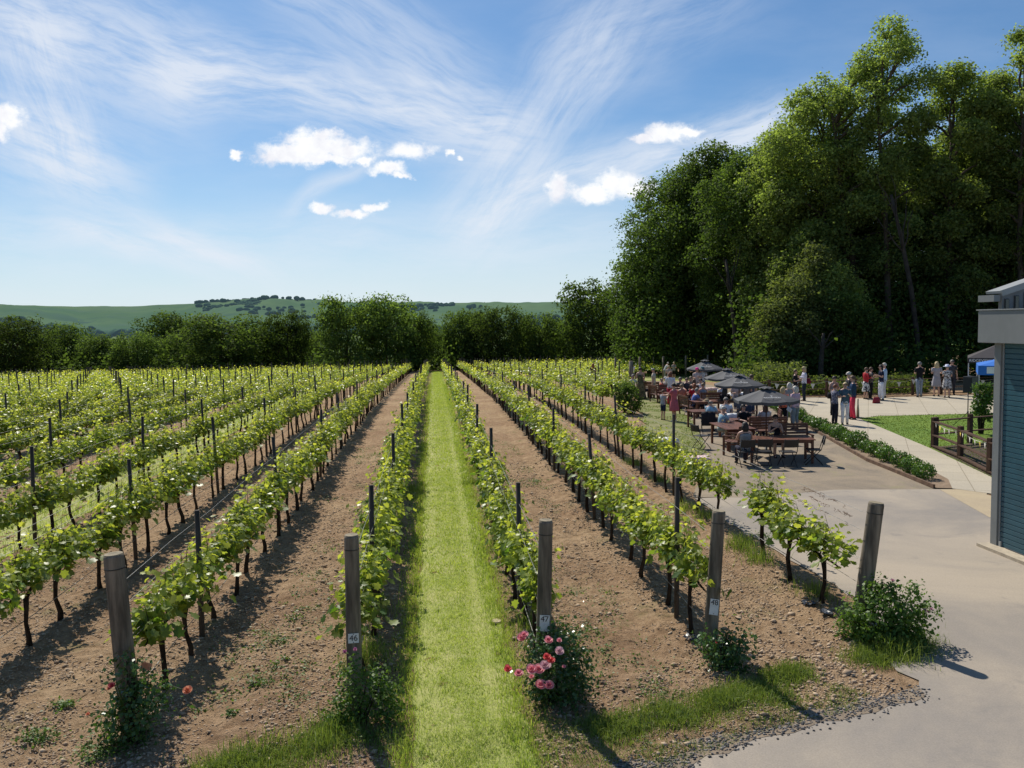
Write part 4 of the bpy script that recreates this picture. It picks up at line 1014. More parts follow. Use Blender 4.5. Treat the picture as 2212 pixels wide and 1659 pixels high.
# grass on lawn and verge by the yard
LW = [tuple(p) for p in lawn]; VG = [tuple(p) for p in verge]
parts = [blades(60000, lambda n: r.uniform(7, 14, n), lambda n: r.uniform(20, 42, n), (.02, .10), .022, .5, tipf, r, zf=lambda X, Y: zt(X, Y) + .005, keep=lambda X, Y: inside(X, Y, VG) & (fbm(X, Y, 3, 4) > .36))]
parts.append(blades(70000, lambda n: r.uniform(14, 32, n), lambda n: r.uniform(16, 40, n), (.02, .05), .03, .5, lambda n, X, Y: np.clip(.05 + (fbm(X * .8, Y * .8, 3, 4) - .45) * .9 + r.normal(size=n) * .1, 0, .6), r, zf=lambda X, Y: zt(X, Y) + .005, keep=lambda X, Y: inside(X, Y, LW)))
v, f, t = join(parts); tag(link('yard_grass', np_mesh('yard_grass', v, f, M_vgrass, tip=t)), 'short grass of the lawn and of the verge beside the parasols', 'grass', kind='stuff')
# low weeds over the tilled soil
P_ = []; T_ = []
for k in range(900):
    i = random.choice([45, 47, 48, 45, 44, 43, 47, 46]); y = random.uniform(6.3, 30) if k > 250 else random.uniform(6.4, 11)
    x = ROWX[i] + (random.uniform(.5, 1.7) if i != 46 else random.gauss(0, .2)); dens = fbm(np.array([x * .9]), np.array([y * .5]), 3, 21)[0]
    if dens < .47 or soil_mask(np.array([x]), np.array([y]))[0] < .5: continue
    q = random.randint(8, 40); s = random.uniform(.04, .17); p = np.stack([r.normal(x, s, q), r.normal(y, s, q), np.zeros(q)], -1); p[:, 2] = ground_z(p[:, 0], p[:, 1]) + np.abs(r.normal(size=q)) * .02 + .008; P_.append(p); T_.append(r.random(q))
for cx, cy, s, q in ((140, 1530, .07, 260), (80, 1600, .10, 330), (230, 1630, .16, 700), (720, 1560, .07, 300), (600, 1390, .10, 160), (560, 1480, .09, 220), (500, 1545, .04, 70), (640, 1340, .08, 90), (1650, 1160, .12, 200), (1900, 1290, .1, 150), (1640, 1200, .12, 200), (1250, 1380, .12, 160)):
    c = G(cx, cy); p = np.stack([r.normal(c[0], s, q), r.normal(c[1], s, q), np.zeros(q)], -1); p[:, 2] = ground_z(p[:, 0], p[:, 1]) + np.abs(r.normal(size=q)) * s * .5; P_.append(p); T_.append(r.random(q))
p = np.concatenate(P_); v, f, t = scatter_leaves(p, r.normal(size=p.shape) * .5 + np.array([0, 0, 1]), r.uniform(.015, .045, len(p)), np.concatenate(T_), r=r)
tag(link('weeds', np_mesh('weeds', v, f, M_weed, tip=t)), 'low green weeds dotted over the tilled soil', 'weeds', kind='stuff')
OCT = np.array([(1, 0, 0), (0, 1, 0), (-1, 0, 0), (0, -1, 0), (0, 0, 1), (0, 0, -1)], float); OCF = np.array([(0, 1, 4), (1, 2, 4), (2, 3, 4), (3, 0, 4), (1, 0, 5), (2, 1, 5), (3, 2, 5), (0, 3, 5)])
def stones(X, Y, Z, s, r, flat=.6):
    n = len(X); j = OCT[None] * (1 + .7 * (r.random((n, 6, 1)) - .5)); a = r.random(n) * 2 * PI; ca, sa = np.cos(a), np.sin(a)
    x = j[..., 0] * ca[:, None] - j[..., 1] * sa[:, None]; y = j[..., 0] * sa[:, None] + j[..., 1] * ca[:, None]; z = j[..., 2] * flat + .3 * x * r.normal(size=(n, 1))
    v = np.stack([x * s[:, None] * 1.2 + X[:, None], y * s[:, None] + Y[:, None], z * s[:, None] + Z[:, None]], -1).reshape(-1, 3)
    return v, (OCF[None] + (np.arange(n) * 6)[:, None, None]).reshape(-1, 3)
n = 150000; Y = 6.2 + 20 * r.random(n) ** 1.7; X = r.uniform(-.62, .62, n) * Y + .1 * Y
cl = fbm(X * 1.3, Y * 1.3, 3, 6); k = (soil_mask(X, Y) > .3) & (np.abs(X - .22) > .7) & (cl + r.normal(size=n) * .06 > .36); X, Y, cl = X[k], Y[k], cl[k]
s = r.uniform(.005, .016, len(X)) * (1 + Y * .02) * (1 + 1.2 * (r.random(len(X)) < .04)); big_ = (X > ROWX[48] + .4) & (X < ROWX[49] - .3) & (Y < 11.5) & (r.random(len(X)) < .3); s = np.where(big_, s * r.uniform(1.0, 2.1, len(X)), s)
v, f = stones(X, Y, ground_z(X, Y) + s * .2, s, r)
M_clod, T, b, out = newmat('clod'); geo = T.node('ShaderNodeNewGeometry'); T.l.new(T.mix(geo.outputs['Random Per Island'], (.28, .19, .12), (.58, .44, .30)), b.inputs['Base Color']); b.inputs['Roughness'].default_value = .95
tag(link('soil_clods', np_mesh('soil_clods', v, f, M_clod)), 'crumbly brown clods and pebbles on the tilled soil', 'soil clods', kind='stuff')
n = 24000; X = r.uniform(1, 6, n); Y = r.uniform(6, 10, n); k = inside(X + r.normal(size=n) * .06, Y + r.normal(size=n) * .06, [tuple(p) for p in dg]); X, Y = X[k], Y[k]; s = r.uniform(.006, .02, len(X))
v, f = stones(X, Y, np.full(len(X), .010), s, r)
M_ston, T, b, out = newmat('gravel_stone'); geo = T.node('ShaderNodeNewGeometry'); T.l.new(T.mix(T.math('POWER', geo.outputs['Random Per Island'], 2.5), (.05, .05, .055), (.36, .33, .30)), b.inputs['Base Color']); b.inputs['Roughness'].default_value = .8
tag(link('edge_gravel', np_mesh('edge_gravel', v, f, M_ston)), 'loose dark gravel along the edge of the driveway', 'gravel', kind='stuff')
# dry prunings on the soil
m = MB()
for k in range(230):
    y = 6.3 + 12 * random.random() ** 1.6; i = random.choice([44, 45, 47, 48]); x = ROWX[i] + random.uniform(.25, 1.8); a = random.uniform(0, 6.28); L = random.uniform(.08, .45); pts = []
    if soil_mask(np.array([x]), np.array([y]))[0] < .9: continue
    for q in range(5):
        pts.append((x, y, float(ground_z(x, y)[0]) + .012)); x += math.cos(a) * L / 4; y += math.sin(a) * L / 4; a += random.gauss(0, .35)
    m.tube(pts, [.004, .004, .003, .003, .002], 4)
tag(m.build('prunings', mat('dry_twig', (.42, .31, .19), .9)), 'thin pale dry prunings lying scattered on the soil', 'prunings', kind='stuff')
B = G(1073, 1348); B[2] = float(ground_z(B[0], B[1])[0]) + .02
tag(MB().tube([(0, 0, 0), (0, 0, .03)], [.075, .07], 14).build('flat_stone', mat('pale_stone', (.5, .40, .27), .9, .3), None, B), 'pale flat disc lying on the grass edge beside post forty-seven', 'stone')
for x, y, lab in ((1495, 1388, 'torn black plastic scrap at the foot of post forty-eight'), (1748, 1310, 'black plastic scrap under the vines near the driveway'), (1785, 1332, 'crumpled black plastic scrap beside the large leafy bush')):
    B = G(x, y); B[2] = float(ground_z(B[0], B[1])[0]); rr = random.Random(x); n = 6
    vs = [(i * .04 - .1, j * .035 - .08, rr.uniform(.01, .05)) for j in range(n) for i in range(n)]
    tag(MB().add(vs, [(j * n + i, j * n + i + 1, j * n + n + i + 1, j * n + n + i) for j in range(n - 1) for i in range(n - 1) if rr.random() > .15]).build('plastic_scrap', mat('black_plastic', (.03, .035, .045), .25, .2, spec=.6), None, B, rr.random() * 3), lab, 'plastic scrap')

# ------------------------------------------------------------------ the grey building with the blue door
M_grey = mat('grey_cladding', (.20, .21, .205), .55, .06, 3, .06, 60, .3); M_trim = mat('grey_trim', (.30, .31, .30), .5, .06, 3, spec=.3)
M_blue = mat('petrol_blue', (.022, .085, .115), .38, .12, 2.5, spec=.45); M_dgrey = mat('dark_grey', (.07, .075, .08), .5, .1); M_conc = mat('concrete', (.45, .38, .28), .85, .15, 8, .3)
BX0, BY1 = (float(q) for q in G(2138, 1180)[:2])
o = empty('winery_building', (BX0, BY1, 0), 0, 'grey clad building with petrol blue slatted door beside the driveway', 'building'); o.scale = (1.03,) * 3
MB().box((.10, -.085, 1.84), (.20, .17, 3.68)).build('column', M_grey, o, bevel=.006)
MB().box((1.35, -2.95, 3.945), (3.06, 6.3, .57)).build('fascia', M_grey, o, bevel=.008)
MB().box((1.35, -2.95, 4.24), (3.10, 6.36, .018)).build('coping', M_trim, o)
MB().box((.065, -.19, 1.84), (.07, .035, 3.66)).build('door_track', M_trim, o)
m = MB(); z = .06; prof = []
while z < 3.66: prof += [(.012, z), (0, z + .006), (0, z + .078), (.014, z + .084)]; z += .09
vs = []; n = len(prof)
for y in (-.21, -5.6): vs += [(.04 + a, y, h) for a, h in prof]
m.add(vs, [(i, i + n, i + n + 1, i + 1) for i in range(n - 1)]); m.box((.13, -2.905, 1.85), (.12, 5.36, 3.6))
m.build('roller_door', M_blue, o)
MB().box((.035, -2.98, .04), (.03, 5.2, .07)).build('door_seal', M_dgrey, o)
MB().box((.06, -.24, .09), (.10, .05, .12)).build('track_foot', M_trim, o)
MB().box((-.05, -2.9, .025), (.34, 5.9, .07)).build('threshold', M_conc, o)
MB().box((1.75, -.05, 1.85), (3.06, .09, 3.66)).build('rear_wall', M_grey, o)
ROOFZ = lambda x: 4.50 + (x - .40) * .31
yw = .60
m = MB(); P4 = [(.52, 4.1), (3.6, 4.1), (3.6, ROOFZ(3.6)), (.52, ROOFZ(.52))]
m.add([(x, yw - .05, z) for x, z in P4] + [(x, yw + .05, z) for x, z in P4], [(0, 1, 2, 3), (7, 6, 5, 4), (0, 3, 7, 4)]); m.build('upper_wall', mat('dark_cladding', (.20, .21, .22), .6, .08), o)
for k in range(8):
    x = .60 + k * .19; h = .22 + k * .055
    f_ = MB().box((x, yw - .06, 4.22 + h / 2), (.085, .03, h)).build('window', M_dgrey, o); MB().box((x, yw - .078, 4.22 + h / 2), (.06, .01, h - .03)).build('pane', mat('dark_glass', (.02, .025, .03), .1, .1, spec=.8), f_)
sl_ = math.atan(.31)
MB().box((2.0, yw + .06, ROOFZ(2.0) + .05), (3.3, .42, .05), ry=-sl_).build('roof', M_trim, o)
MB().box((2.0, yw - .165, ROOFZ(2.0) + .03), (3.3, .03, .11), ry=-sl_).build('verge_board', M_trim, o)
MB().box((.34, yw + .06, 4.45), (.12, .44, .12)).build('gutter', M_grey, o)

# ------------------------------------------------------------------ timber edging and rail fences
M_timber = mat('brown_timber', (.085, .048, .030), .8, .3, 5, .4, 30, .2, stretch=(1, 1, .3)); M_timber2 = mat('worn_timber', (.20, .14, .09), .85, .3, 5, .4, 30)
def board(name, pts, h, w, m_, label, cat):
    mb = MB()
    for a, b in zip(pts[:-1], pts[1:]): mb.bar((a[0], a[1], float(zt(a[0], a[1])) + h / 2), (b[0], b[1], float(zt(b[0], b[1])) + h / 2), w, h)
    for a in pts[1:-1]: mb.box((a[0], a[1], float(zt(a[0], a[1])) + h / 2), (w * 1.02, w * 1.02, h * 1.02))
    return tag(mb.build(name, m_), label, cat)
board('timber_edging', TIMB, .10, .05, mat('edging_board', (.16, .10, .065), .85, .3, 5, .4), 'low timber edging between the yard and the box plants', 'edging')
def rail_fence(pts, label, heights=(.42, .86), ph=.98, pw=.11, rails=None, sill=True):
    o = empty('rail_fence', (pts[0][0], pts[0][1], float(zt(pts[0][0], pts[0][1]))), 0, label, 'fence'); b0 = np.array(o.location)
    P_ = [np.array([p[0], p[1], float(zt(p[0], p[1]))]) - b0 for p in pts]
    for p in P_: MB().box((p[0], p[1], p[2] + ph / 2), (pw, pw, ph), .2).build('post', M_timber, o, bevel=.008)
    for a, b in zip(P_[:-1], P_[1:]):
        for h in heights:
            u = np.array([0, 0, h]); MB().bar(a + u, b + u, .13, .035).build('rail', M_timber, o)
        if sill: u = np.array([0, 0, .07]); MB().bar(a + u, b + u, .14, .04).build('gravel_board', M_timber, o)
    return o
f1 = [G(2016.6, 967)[:2], G(2074, 991)[:2], G(2138, 1024)[:2], CF(12.6, 20.0)[:2]]
rail_fence(f1, 'low brown rail fence with cream bunting in front of the planting bed', pw=.13)
f2 = [G(2012, 966)[:2] + np.array([.15, .02]), at_depth(2098, 27.4)[:2], at_depth(2190, 28)[:2], at_depth(2290, 28.4)[:2]]
rail_fence(f2, 'brown rail fence between the lawn and the planting bed', pw=.13, sill=False)
fpts = [at_depth(x, 44.6)[:2] for x in range(1600, 2420, 62)]
rail_fence(fpts, 'long dark rail fence along the back of the patio', pw=.11)
def bunting(pts, n, label, cols, size=.17, sagf=.12):
    o = empty('bunting', pts[0], 0, label, 'bunting'); b0 = np.array(pts[0]); m = MB(); q = []
    for a, b in zip(pts[:-1], pts[1:]):
        for k in range(13):
            t = k / 12; p = np.array(a) * (1 - t) + np.array(b) * t; p[2] -= sagf * math.sin(PI * t) ; q.append(p - b0)
    m.tube(q, .006, 4); m.build('cord', cols[0], o)
    L = len(q) - 1
    for k in range(n):
        i = int((k + .5) / n * L); a = q[i]; d = q[min(i + 1, L)] - q[i - 1]; d /= np.linalg.norm(d) + 1e-9; s = size * random.uniform(.9, 1.1); tw = random.uniform(-.04, .04)
        MB().add([a - d * s * .42, a + d * s * .42, a + np.array([tw, tw - .01, -s])], [(0, 1, 2)]).build('pennant', cols[0] if k % 4 != 1 else cols[1], o)
M_cream = mat('cream_cloth', (.72, .68, .58), .8, .06); M_yel = mat('yellow_cloth', (.80, .62, .12), .8, .06); M_whitec = mat('white_cloth', (.75, .75, .76), .8, .06)
def fp(p, h): return np.array([p[0], p[1], float(zt(p[0], p[1])) + h])
bunting([fp(p, .86) + np.array([-.06, -.08, 0]) for p in f1[:3]], 11, 'cream and yellow pennant bunting on the low fence', (M_cream, M_yel), .17, .10)
bunting([fp(p, .84) - np.array([0, .07, 0]) for p in fpts[1:11]], 15, 'sparse pale bunting along the patio fence', (M_cream, M_whitec), .26, .12)

# ------------------------------------------------------------------ parasols
M_can = mat('charcoal_canvas', (.095, .095, .10), .75, .10, 3, .15, 40, .2); M_pole = mat('red_brown_wood', (.10, .040, .028), .5, .25, 5, .2, stretch=(1, 1, .2)); M_logo = mat('logo_white', (.62, .62, .62), .7, .05)
M_tab = mat('table_wood', (.15, .058, .036), .42, .3, 7, .2, 30, .4, stretch=(1, .15, 1)); M_bench = mat('bench_wood', (.13, .055, .035), .5, .3, 7, .2, 30, .35)
def parasol(base, apexz, R, label, rz, rimz):
    b = np.array([base[0], base[1], float(zt(base[0], base[1]))]); o = empty('parasol', b, rz, label, 'parasol', 'charcoal parasols over the tables')
    MB().tube([(0, 0, 0), (0, 0, apexz - .03)], .022, 10).build('pole', M_pole, o)
    MB().tube([(0, 0, 0), (0, 0, .05), (0, 0, .06), (0, 0, .22)], [.2, .2, .045, .04], 16).build('base', M_dgrey, o)
    m = MB(); n = 8; K = 6; vs = []
    for j in range(K + 1):
        t = j / K
        for k in range(n * 4):
            a = 2 * PI * k / (n * 4); e = 2 * PI / n; ph = ((a + e / 2) % e) - e / 2
            rr = R * (.02 + .98 * t) * (math.cos(PI / n) / math.cos(((a) % e) - e / 2)) * (1 - .035 * math.sin(PI * ((a % e) / e)) * (t > .99))
            z = apexz - (apexz - rimz) * (t ** .93) - .035 * math.sin(PI * ((a % e) / e)) * t
            vs.append((math.cos(a) * rr, math.sin(a) * rr, z))
    N = n * 4
    fs = [(j * N + k, j * N + (k + 1) % N, (j + 1) * N + (k + 1) % N, (j + 1) * N + k) for j in range(K) for k in range(N)]
    vs += [(x, y, z - .09) for x, y, z in vs[K * N:(K + 1) * N]]; fs += [(K * N + k, K * N + (k + 1) % N, (K + 1) * N + (k + 1) % N, (K + 1) * N + k) for k in range(N)]
    m.add([(x, y, z) for x, y, z in vs], fs, 0, False); cn = m.build('canopy', M_can, o)
    mc = MB(); vc = []
    for j, (q, dz) in enumerate(((.02, .055), (.14, .03), (.22, -.005))):
        for k in range(N): a = 2 * PI * k / N; wv = .02 * math.sin(a * 8) * (j == 2); vc.append((math.cos(a) * R * q, math.sin(a) * R * q, apexz + dz + wv))
    mc.add(vc, [(j * N + k, j * N + (k + 1) % N, (j + 1) * N + (k + 1) % N, (j + 1) * N + k) for j in range(2) for k in range(N)]); mc.build('vent_cap', M_can, cn)
    MB().ball((0, 0, apexz + .075), (.025, .025, .04)).build('finial', M_dgrey, o)
    for k in range(n):
        a = 2 * PI * k / n; e = np.array([math.cos(a) * R * .97, math.sin(a) * R * .97, rimz - .0]); MB().bar((0, 0, apexz - .06), e - np.array([0, 0, .03]), .015, .02).build('rib', M_pole, o)
        MB().bar((0, 0, apexz - .42), (e * np.array([.5, .5, 0]) + np.array([0, 0, (apexz + rimz) / 2 - .05])), .012, .016).build('strut', M_pole, o)
    sl2 = math.atan2(apexz - rimz, R * math.cos(PI / n))
    for k in (5, 7):      # lettering on two panels
        a = 2 * PI * (k + .5) / n - PI / n * 0
        d = np.array([math.cos(a), math.sin(a), 0]) * R * .70; z = apexz - (apexz - rimz) * (.72 ** .93) + .012
        t = text_obj('lettering', 'RIDGEVIEW', .10, M_logo, cn, (d[0], d[1], z - .02 + .03), (0, 0, 0)); t.rotation_euler = (Matrix.Rotation(a + PI / 2, 3, 'Z') @ Matrix.Rotation(sl2, 3, 'X')).to_euler()
        t2 = text_obj('emblem', 'v', .16, M_logo, cn, (d[0] * .86, d[1] * .86, z + .055), t.rotation_euler)
    return o
parasol(CF((1657 - CX) / FOC * 26.2, 26.2), 2.08, 1.02, 'nearest charcoal parasol, over the bench by the coral top', .25, 1.72)
parasol(CF((1598 - CX) / FOC * 33.2, 33.2), 2.02, 1.02, 'second nearest charcoal parasol, in the middle of the tables', .15, 1.66)
parasol(CF((1572 - CX) / FOC * 36.8, 36.8), 2.04, 1.02, 'third nearest charcoal parasol, partly behind another', .3, 1.68)
parasol(CF((1524 - CX) / FOC * 46, 46), 2.05, 1.04, 'farthest charcoal parasol, at the back of the tables', .2, 1.62)

# ------------------------------------------------------------------ tables, benches, chairs
def table(lat, dep, L, W, rz, label, h=.72):
    o = empty('garden_table', CF(lat, dep), head(0) + rz, label, 'table', 'dark wooden garden tables'); m = MB(); n = 9
    for k in range(n): m.box((0, -W / 2 + W * (k + .5) / n, h - .012), (L, W / n - .008, .024))
    m.build('tabletop', M_tab, o)
    for sx in (-1, 1):
        for sy in (-1, 1): MB().box((sx * (L / 2 - .08), sy * (W / 2 - .07), (h - .024) / 2), (.07, .07, h - .024)).build('leg', M_tab, o, bevel=.004)
    for sy in (-1, 1): MB().box((0, sy * (W / 2 - .07), h - .07), (L - .24, .025, .08)).build('apron', M_tab, o)
    return o
def bench(lat, dep, L, face, label, arms=True, grp='slatted wooden benches'):
    """sits with its front to +Y"""
    o = empty('garden_bench', CF(lat, dep), head(face), label, 'bench', grp); m = MB()
    for k in range(4): m.box((0, -.17 + k * .115, .43), (L, .10, .022))
    m.build('seat', M_bench, o); m = MB()
    for k in range(4): m.box((0, -.245 - k * .018, .54 + k * .095), (L - .06, .018, .07), rx=.12)
    m.box((0, -.318, .90), (L, .03, .07)); m.build('backrest', M_bench, o)
    for sx in (-1, 1):
        MB().box((sx * (L / 2 - .03), .20, .30 if arms else .21), (.06, .06, .60 if arms else .42)).build('leg', M_bench, o)
        MB().bar((sx * (L / 2 - .03), -.22, 0), (sx * (L / 2 - .03), -.31, .93), .055, .055).build('leg', M_bench, o)
        if arms: MB().box((sx * (L / 2 - .03), -.02, .615), (.075, .54, .03)).build('armrest', M_bench, o)
        MB().box((sx * (L / 2 - .03), 0, .36), (.045, .42, .05)).build('side_rail', M_bench, o)
    return o
M_blk = mat('black_plastic_chair', (.018, .018, .02), .45, .1, spec=.4)
def folding_chair(lat, dep, face, label, cloth=None):
    o = empty('folding_chair', CF(lat, dep), head(face), label, 'chair', 'black folding chairs')
    MB().box((0, 0, .44), (.40, .40, .025)).build('seat', M_blk, o, bevel=.01)
    m = MB(); vs = []
    for i in range(7):
        a = (i / 6 - .5); vs += [(a * .42, -.27 - .04 + .16 * a * a, .60), (a * .40, -.31 - .04 + .16 * a * a, .82)]
    m.add(vs, [(2 * i, 2 * i + 2, 2 * i + 3, 2 * i + 1) for i in range(6)]); q = m.build('backrest', M_blk, o); sd_ = q.modifiers.new('s', 'SOLIDIFY'); sd_.thickness = .018
    for sx in (-1, 1):
        MB().tube([(sx * .20, .24, 0), (sx * .20, -.20, .46), (sx * .195, -.30, .84)], .012, 6).build('leg', M_blk, o)
        MB().tube([(sx * .185, -.26, 0), (sx * .185, .16, .43)], .012, 6).build('leg', M_blk, o)
    MB().tube([(-.185, -.22, .05), (.185, -.22, .05)], .009, 6).build('stretcher', M_blk, o)
    return o
def lt(x, dep): return (x - CX) / FOC * dep
table(7.35, 27.6, 1.0, 1.9, .05, 'dark wooden table in the open sun with the blue polo man')
table(lt(1685, 24.6), 24.6, 1.9, .95, -.10, 'long table under the nearest parasol edge with wine glasses')
table(lt(1530, 32.4), 32.4, 1.5, .9, .1, 'table in front of the man in a pale blue shirt')
table(lt(1530, 36.2), 36.2, 1.4, .9, .1, 'table holding a straw hat behind the blue shirt man')
table(lt(1478, 40.5), 40.5, 1.8, .95, .1, 'farthest crowded table with red-topped drinkers')
table(lt(1600, 29.6), 29.6, 1.4, .9, .05, 'shaded table beside the white shirted man')
table(lt(1600, 36.5), 36.5, 1.4, .9, .05, 'table in shade under the middle parasol')
bench(lt(1712, 25.9), 25.9, 1.25, 180, 'slatted bench with sunglasses woman on it, beside the nearest parasol')
bench(lt(1655, 28.4), 28.4, 1.3, 0, 'bench with its slatted back to us below the grey top woman')
bench(lt(1585, 26.1), 26.1, .75, -60, 'single armed garden seat in front of the sunny table')
bench(lt(1490, 36.8), 36.8, 1.2, 80, 'armed bench of the man in a blue shirt')
bench(lt(1528, 39.0), 38.2, 1.1, 0, 'bench behind the straw hat with its back to us')
bench(lt(1422, 43.0), 43.0, 1.2, 80, 'bench at the left end of the farthest crowded table')
bench(lt(1452, 42.6), 42.6, 1.2, 180, 'far bench under the salmon shirt man')
bench(lt(1402, 46.5), 46.5, 1.3, 20, 'far bench with a pale cloth beside the long dress')
bench(lt(1668, 30.4), 30.4, .8, -80, 'seat with a slatted back left of the coral top')
folding_chair(lt(1516, 27.3), 27.3, 62, 'empty black folding chair at the left of the sunny table')
folding_chair(lt(1760, 24.0), 24.0, -75, 'empty black folding chair at the right end of the long table')
folding_chair(lt(1609, 24.0), 23.85, 0, 'black folding chair under the striped top woman')
folding_chair(lt(1651, 23.9), 23.9, 5, 'middle black folding chair with its back to us')
folding_chair(lt(1704, 23.7), 23.7, -4, 'black folding chair with its back to us nearest the table end')
folding_chair(lt(1528, 31.0), 31.0, 4, 'black chair draped with a dark jacket')
folding_chair(lt(1588, 30.0), 30.2, 10, 'chair draped with a white coat')
M_coat = mat('dark_coat', (.018, .018, .024), .85, .2); M_wcoat = mat('white_coat', (.72, .72, .72), .8, .06)
def drape(lat, dep, face, m_, label, w=.46, h=.50, top=.86):
    o = empty('jacket', CF(lat, dep), head(face), label, 'jacket'); m = MB(); n = 9; vs = []
    for j in range(6):
        for i in range(n):
            a = i / (n - 1) - .5; vs.append((a * w * (1 + .1 * (j / 5)), -.36 - .05 * (j > 0) + .02 * math.sin(i * 1.9 + j) + .12 * a * a, top - h * j / 5 + (.0 if j else .01) - .05 * abs(a) * (j == 0)))
    m.add(vs, [(j * n + i, j * n + i + 1, j * n + n + i + 1, j * n + n + i) for j in range(5) for i in range(n - 1)], 0, True)
    q = m.build('cloth', m_, o); q.modifiers.new('s', 'SOLIDIFY').thickness = .03; return o
drape(lt(1528, 31.0), 31.0, 4, M_coat, 'dark jacket hanging over a chair back', .50, .52)
drape(lt(1588, 30.0), 30.2, 10, M_wcoat, 'white coat hung over a chair back', .48, .34)
# glasses, hat, bales
def glass(lat, dep, z, label):
    B = CF(lat, dep); o = empty('wine_glass', (B[0], B[1], B[2] + z), 0, label, 'wine glass', 'wine glasses on the tables')
    MB().tube([(0, 0, 0), (0, 0, .003), (0, 0, .004), (0, 0, .09), (0, 0, .10), (0, 0, .13), (0, 0, .17)], [.033, .033, .004, .004, .02, .034, .030], 12, cap=False).build('bowl', M_glass, o)
    MB().tube([(0, 0, .105), (0, 0, .13), (0, 0, .145)], [.018, .031, .031], 10).build('wine', mat('pale_wine', (.65, .55, .2), .2, .05), o)
M_glass, T, b, out = newmat('clear_glass'); b.inputs['Base Color'].default_value = (.85, .88, .88, 1); b.inputs['Roughness'].default_value = .05; b.inputs['Transmission Weight'].default_value = .9; b.inputs['IOR'].default_value = 1.3
for k, (x, d, lab) in enumerate(((1636, 24.7, 'wine glass left on the long table beside the striped woman'), (1667, 24.5, 'wine glass in front of the sunglasses woman'), (1672, 24.6, 'wine glass second from the sunglasses woman'), (1575, 27.6, 'wine glass by the hands of the blue polo man'), (1562, 27.9, 'small glass on the sunny table'))):
    glass(lt(x, d), d, .722, lab)
M_straw = mat('straw_hat', (.50, .39, .24), .8, .1, 20); B = CF(lt(1528, 36.0), 36.0)
o = empty('straw_hat', (B[0], B[1], .722), 0, 'straw sun hat lying on the table before the blue shirt man', 'hat')
MB().loft([((0, 0, 0), .19, .17), ((0, 0, .012), .19, .17)], 20).build('brim', M_straw, o); MB().loft([((0, 0, .012), .105, .09), ((0, 0, .08), .095, .08), ((0, 0, .10), .05, .04)], 16).build('crown', M_straw, o)
M_hay = mat('hay', (.50, .38, .17), .95, .45, 22, 1.0, 60)
def bale(lat, dep, L, W, H, rz, label, cloth=None, clab=None):
    o = empty('hay_bale', CF(lat, dep), head(0) + rz, label, 'hay bale', 'hay bales used as seats'); r = random.Random(int(dep * 100)); m = MB(); nx_, nz_ = 10, 6
    m.box((0, 0, H / 2), (L, W, H)); 
    for k in range(260):
        f = r.choice((0, 1, 2)); x, y, z = r.uniform(-.5, .5) * L, r.uniform(-.5, .5) * W, r.uniform(0, 1) * H
        if f == 0: y = -W / 2 * r.choice((1, 1, -1))
        elif f == 1: x = L / 2 * r.choice((1, -1))
        else: z = H
        m.bar((x, y, z), (x + r.uniform(-.07, .07), y + r.uniform(-.03, .03), z + r.uniform(-.03, .05)), .010, .010)
    m.build('bale', M_hay, o, bevel=0)
    for s in (-.25, .25): MB().box((L * s, 0, H / 2 + .002), (.012, W + .012, H + .012)).build('twine', M_pole, o)
    if cloth:
        c = empty('bale_cloth', CF(lat, dep), head(0) + rz, clab, 'cloth'); m = MB(); n = 12; vs = []
        for j in range(n):
            for i in range(n):
                a, b_ = (i / (n - 1) - .5) * (L + .30), (j / (n - 1) - .5) * (W + .28); ov = max(0, abs(a) - L / 2) + max(0, abs(b_) - W / 2)
                vs.append((max(-L / 2 - .02, min(L / 2 + .02, a)), max(-W / 2 - .02, min(W / 2 + .02, b_)), H + .018 - ov * .9 + r.uniform(0, .008)))
        m.add(vs, [(j * n + i, j * n + i + 1, j * n + n + i + 1, j * n + n + i) for j in range(n - 1) for i in range(n - 1)], 0, True); m.build('cloth', cloth, c)
M_ging, T, b, out = newmat('gingham'); tc = T.node('ShaderNodeTexCoord'); ck = T.node('ShaderNodeTexChecker'); T.l.new(tc.outputs['Object'], ck.inputs[0]); ck.inputs['Scale'].default_value = 18; ck.inputs['Color1'].default_value = (.75, .72, .70, 1); ck.inputs['Color2'].default_value = (.62, .28, .28, 1); T.l.new(ck.outputs[0], b.inputs[0]); b.inputs['Roughness'].default_value = .85
bale(lt(1437, 26.8), 26.8, .72, .5, .42, .5, 'hay bale under a white cloth behind the vine row', M_wcoat, 'white cloth thrown over the hay bale behind the vines')
bale(lt(1500, 23.4), 23.4, .9, .45, .38, -.2, 'hay bale under red checked cloth behind the vine row', M_ging, 'red and white checked cloth on the nearest hay bale')
bale(lt(1597, 43), 43, .95, .5, .42, .1, 'hay bale with white cloth between the middle parasols', M_wcoat, 'pale cloth on the hay bale between the parasols')
bale(lt(1538, 47), 47, .6, .5, .45, .1, 'hay bale with patterned cloth beyond the crowded table', M_ging, 'patterned cloth over the farthest hay bale')
# bags on the ground
def bag(x, y, s, col, label, h=.3):
    B = G(x, y); o = empty('bag', B, random.random(), label, 'bag')
    MB().loft([((0, 0, 0), s * .5, s * .2), ((0, 0, h * .5), s * .48, s * .17), ((0, 0, h), s * .38, s * .05)], 14).build('body', mat('bagc' + label[:5], col, .6, .15), o)
    MB().tube([(-s * .25, 0, h * .9), (-s * .2, 0, h * 1.35), (s * .2, 0, h * 1.35), (s * .25, 0, h * .9)], .012, 6).build('handle', M_blk, o)
bag(1893, 871, .55, (.30, .02, .03), 'red bag lying on the paving by the white trousers'); bag(1853, 903, .28, (.42, .30, .17), 'tan bag standing on the lawn edge behind pink trousers', .6)

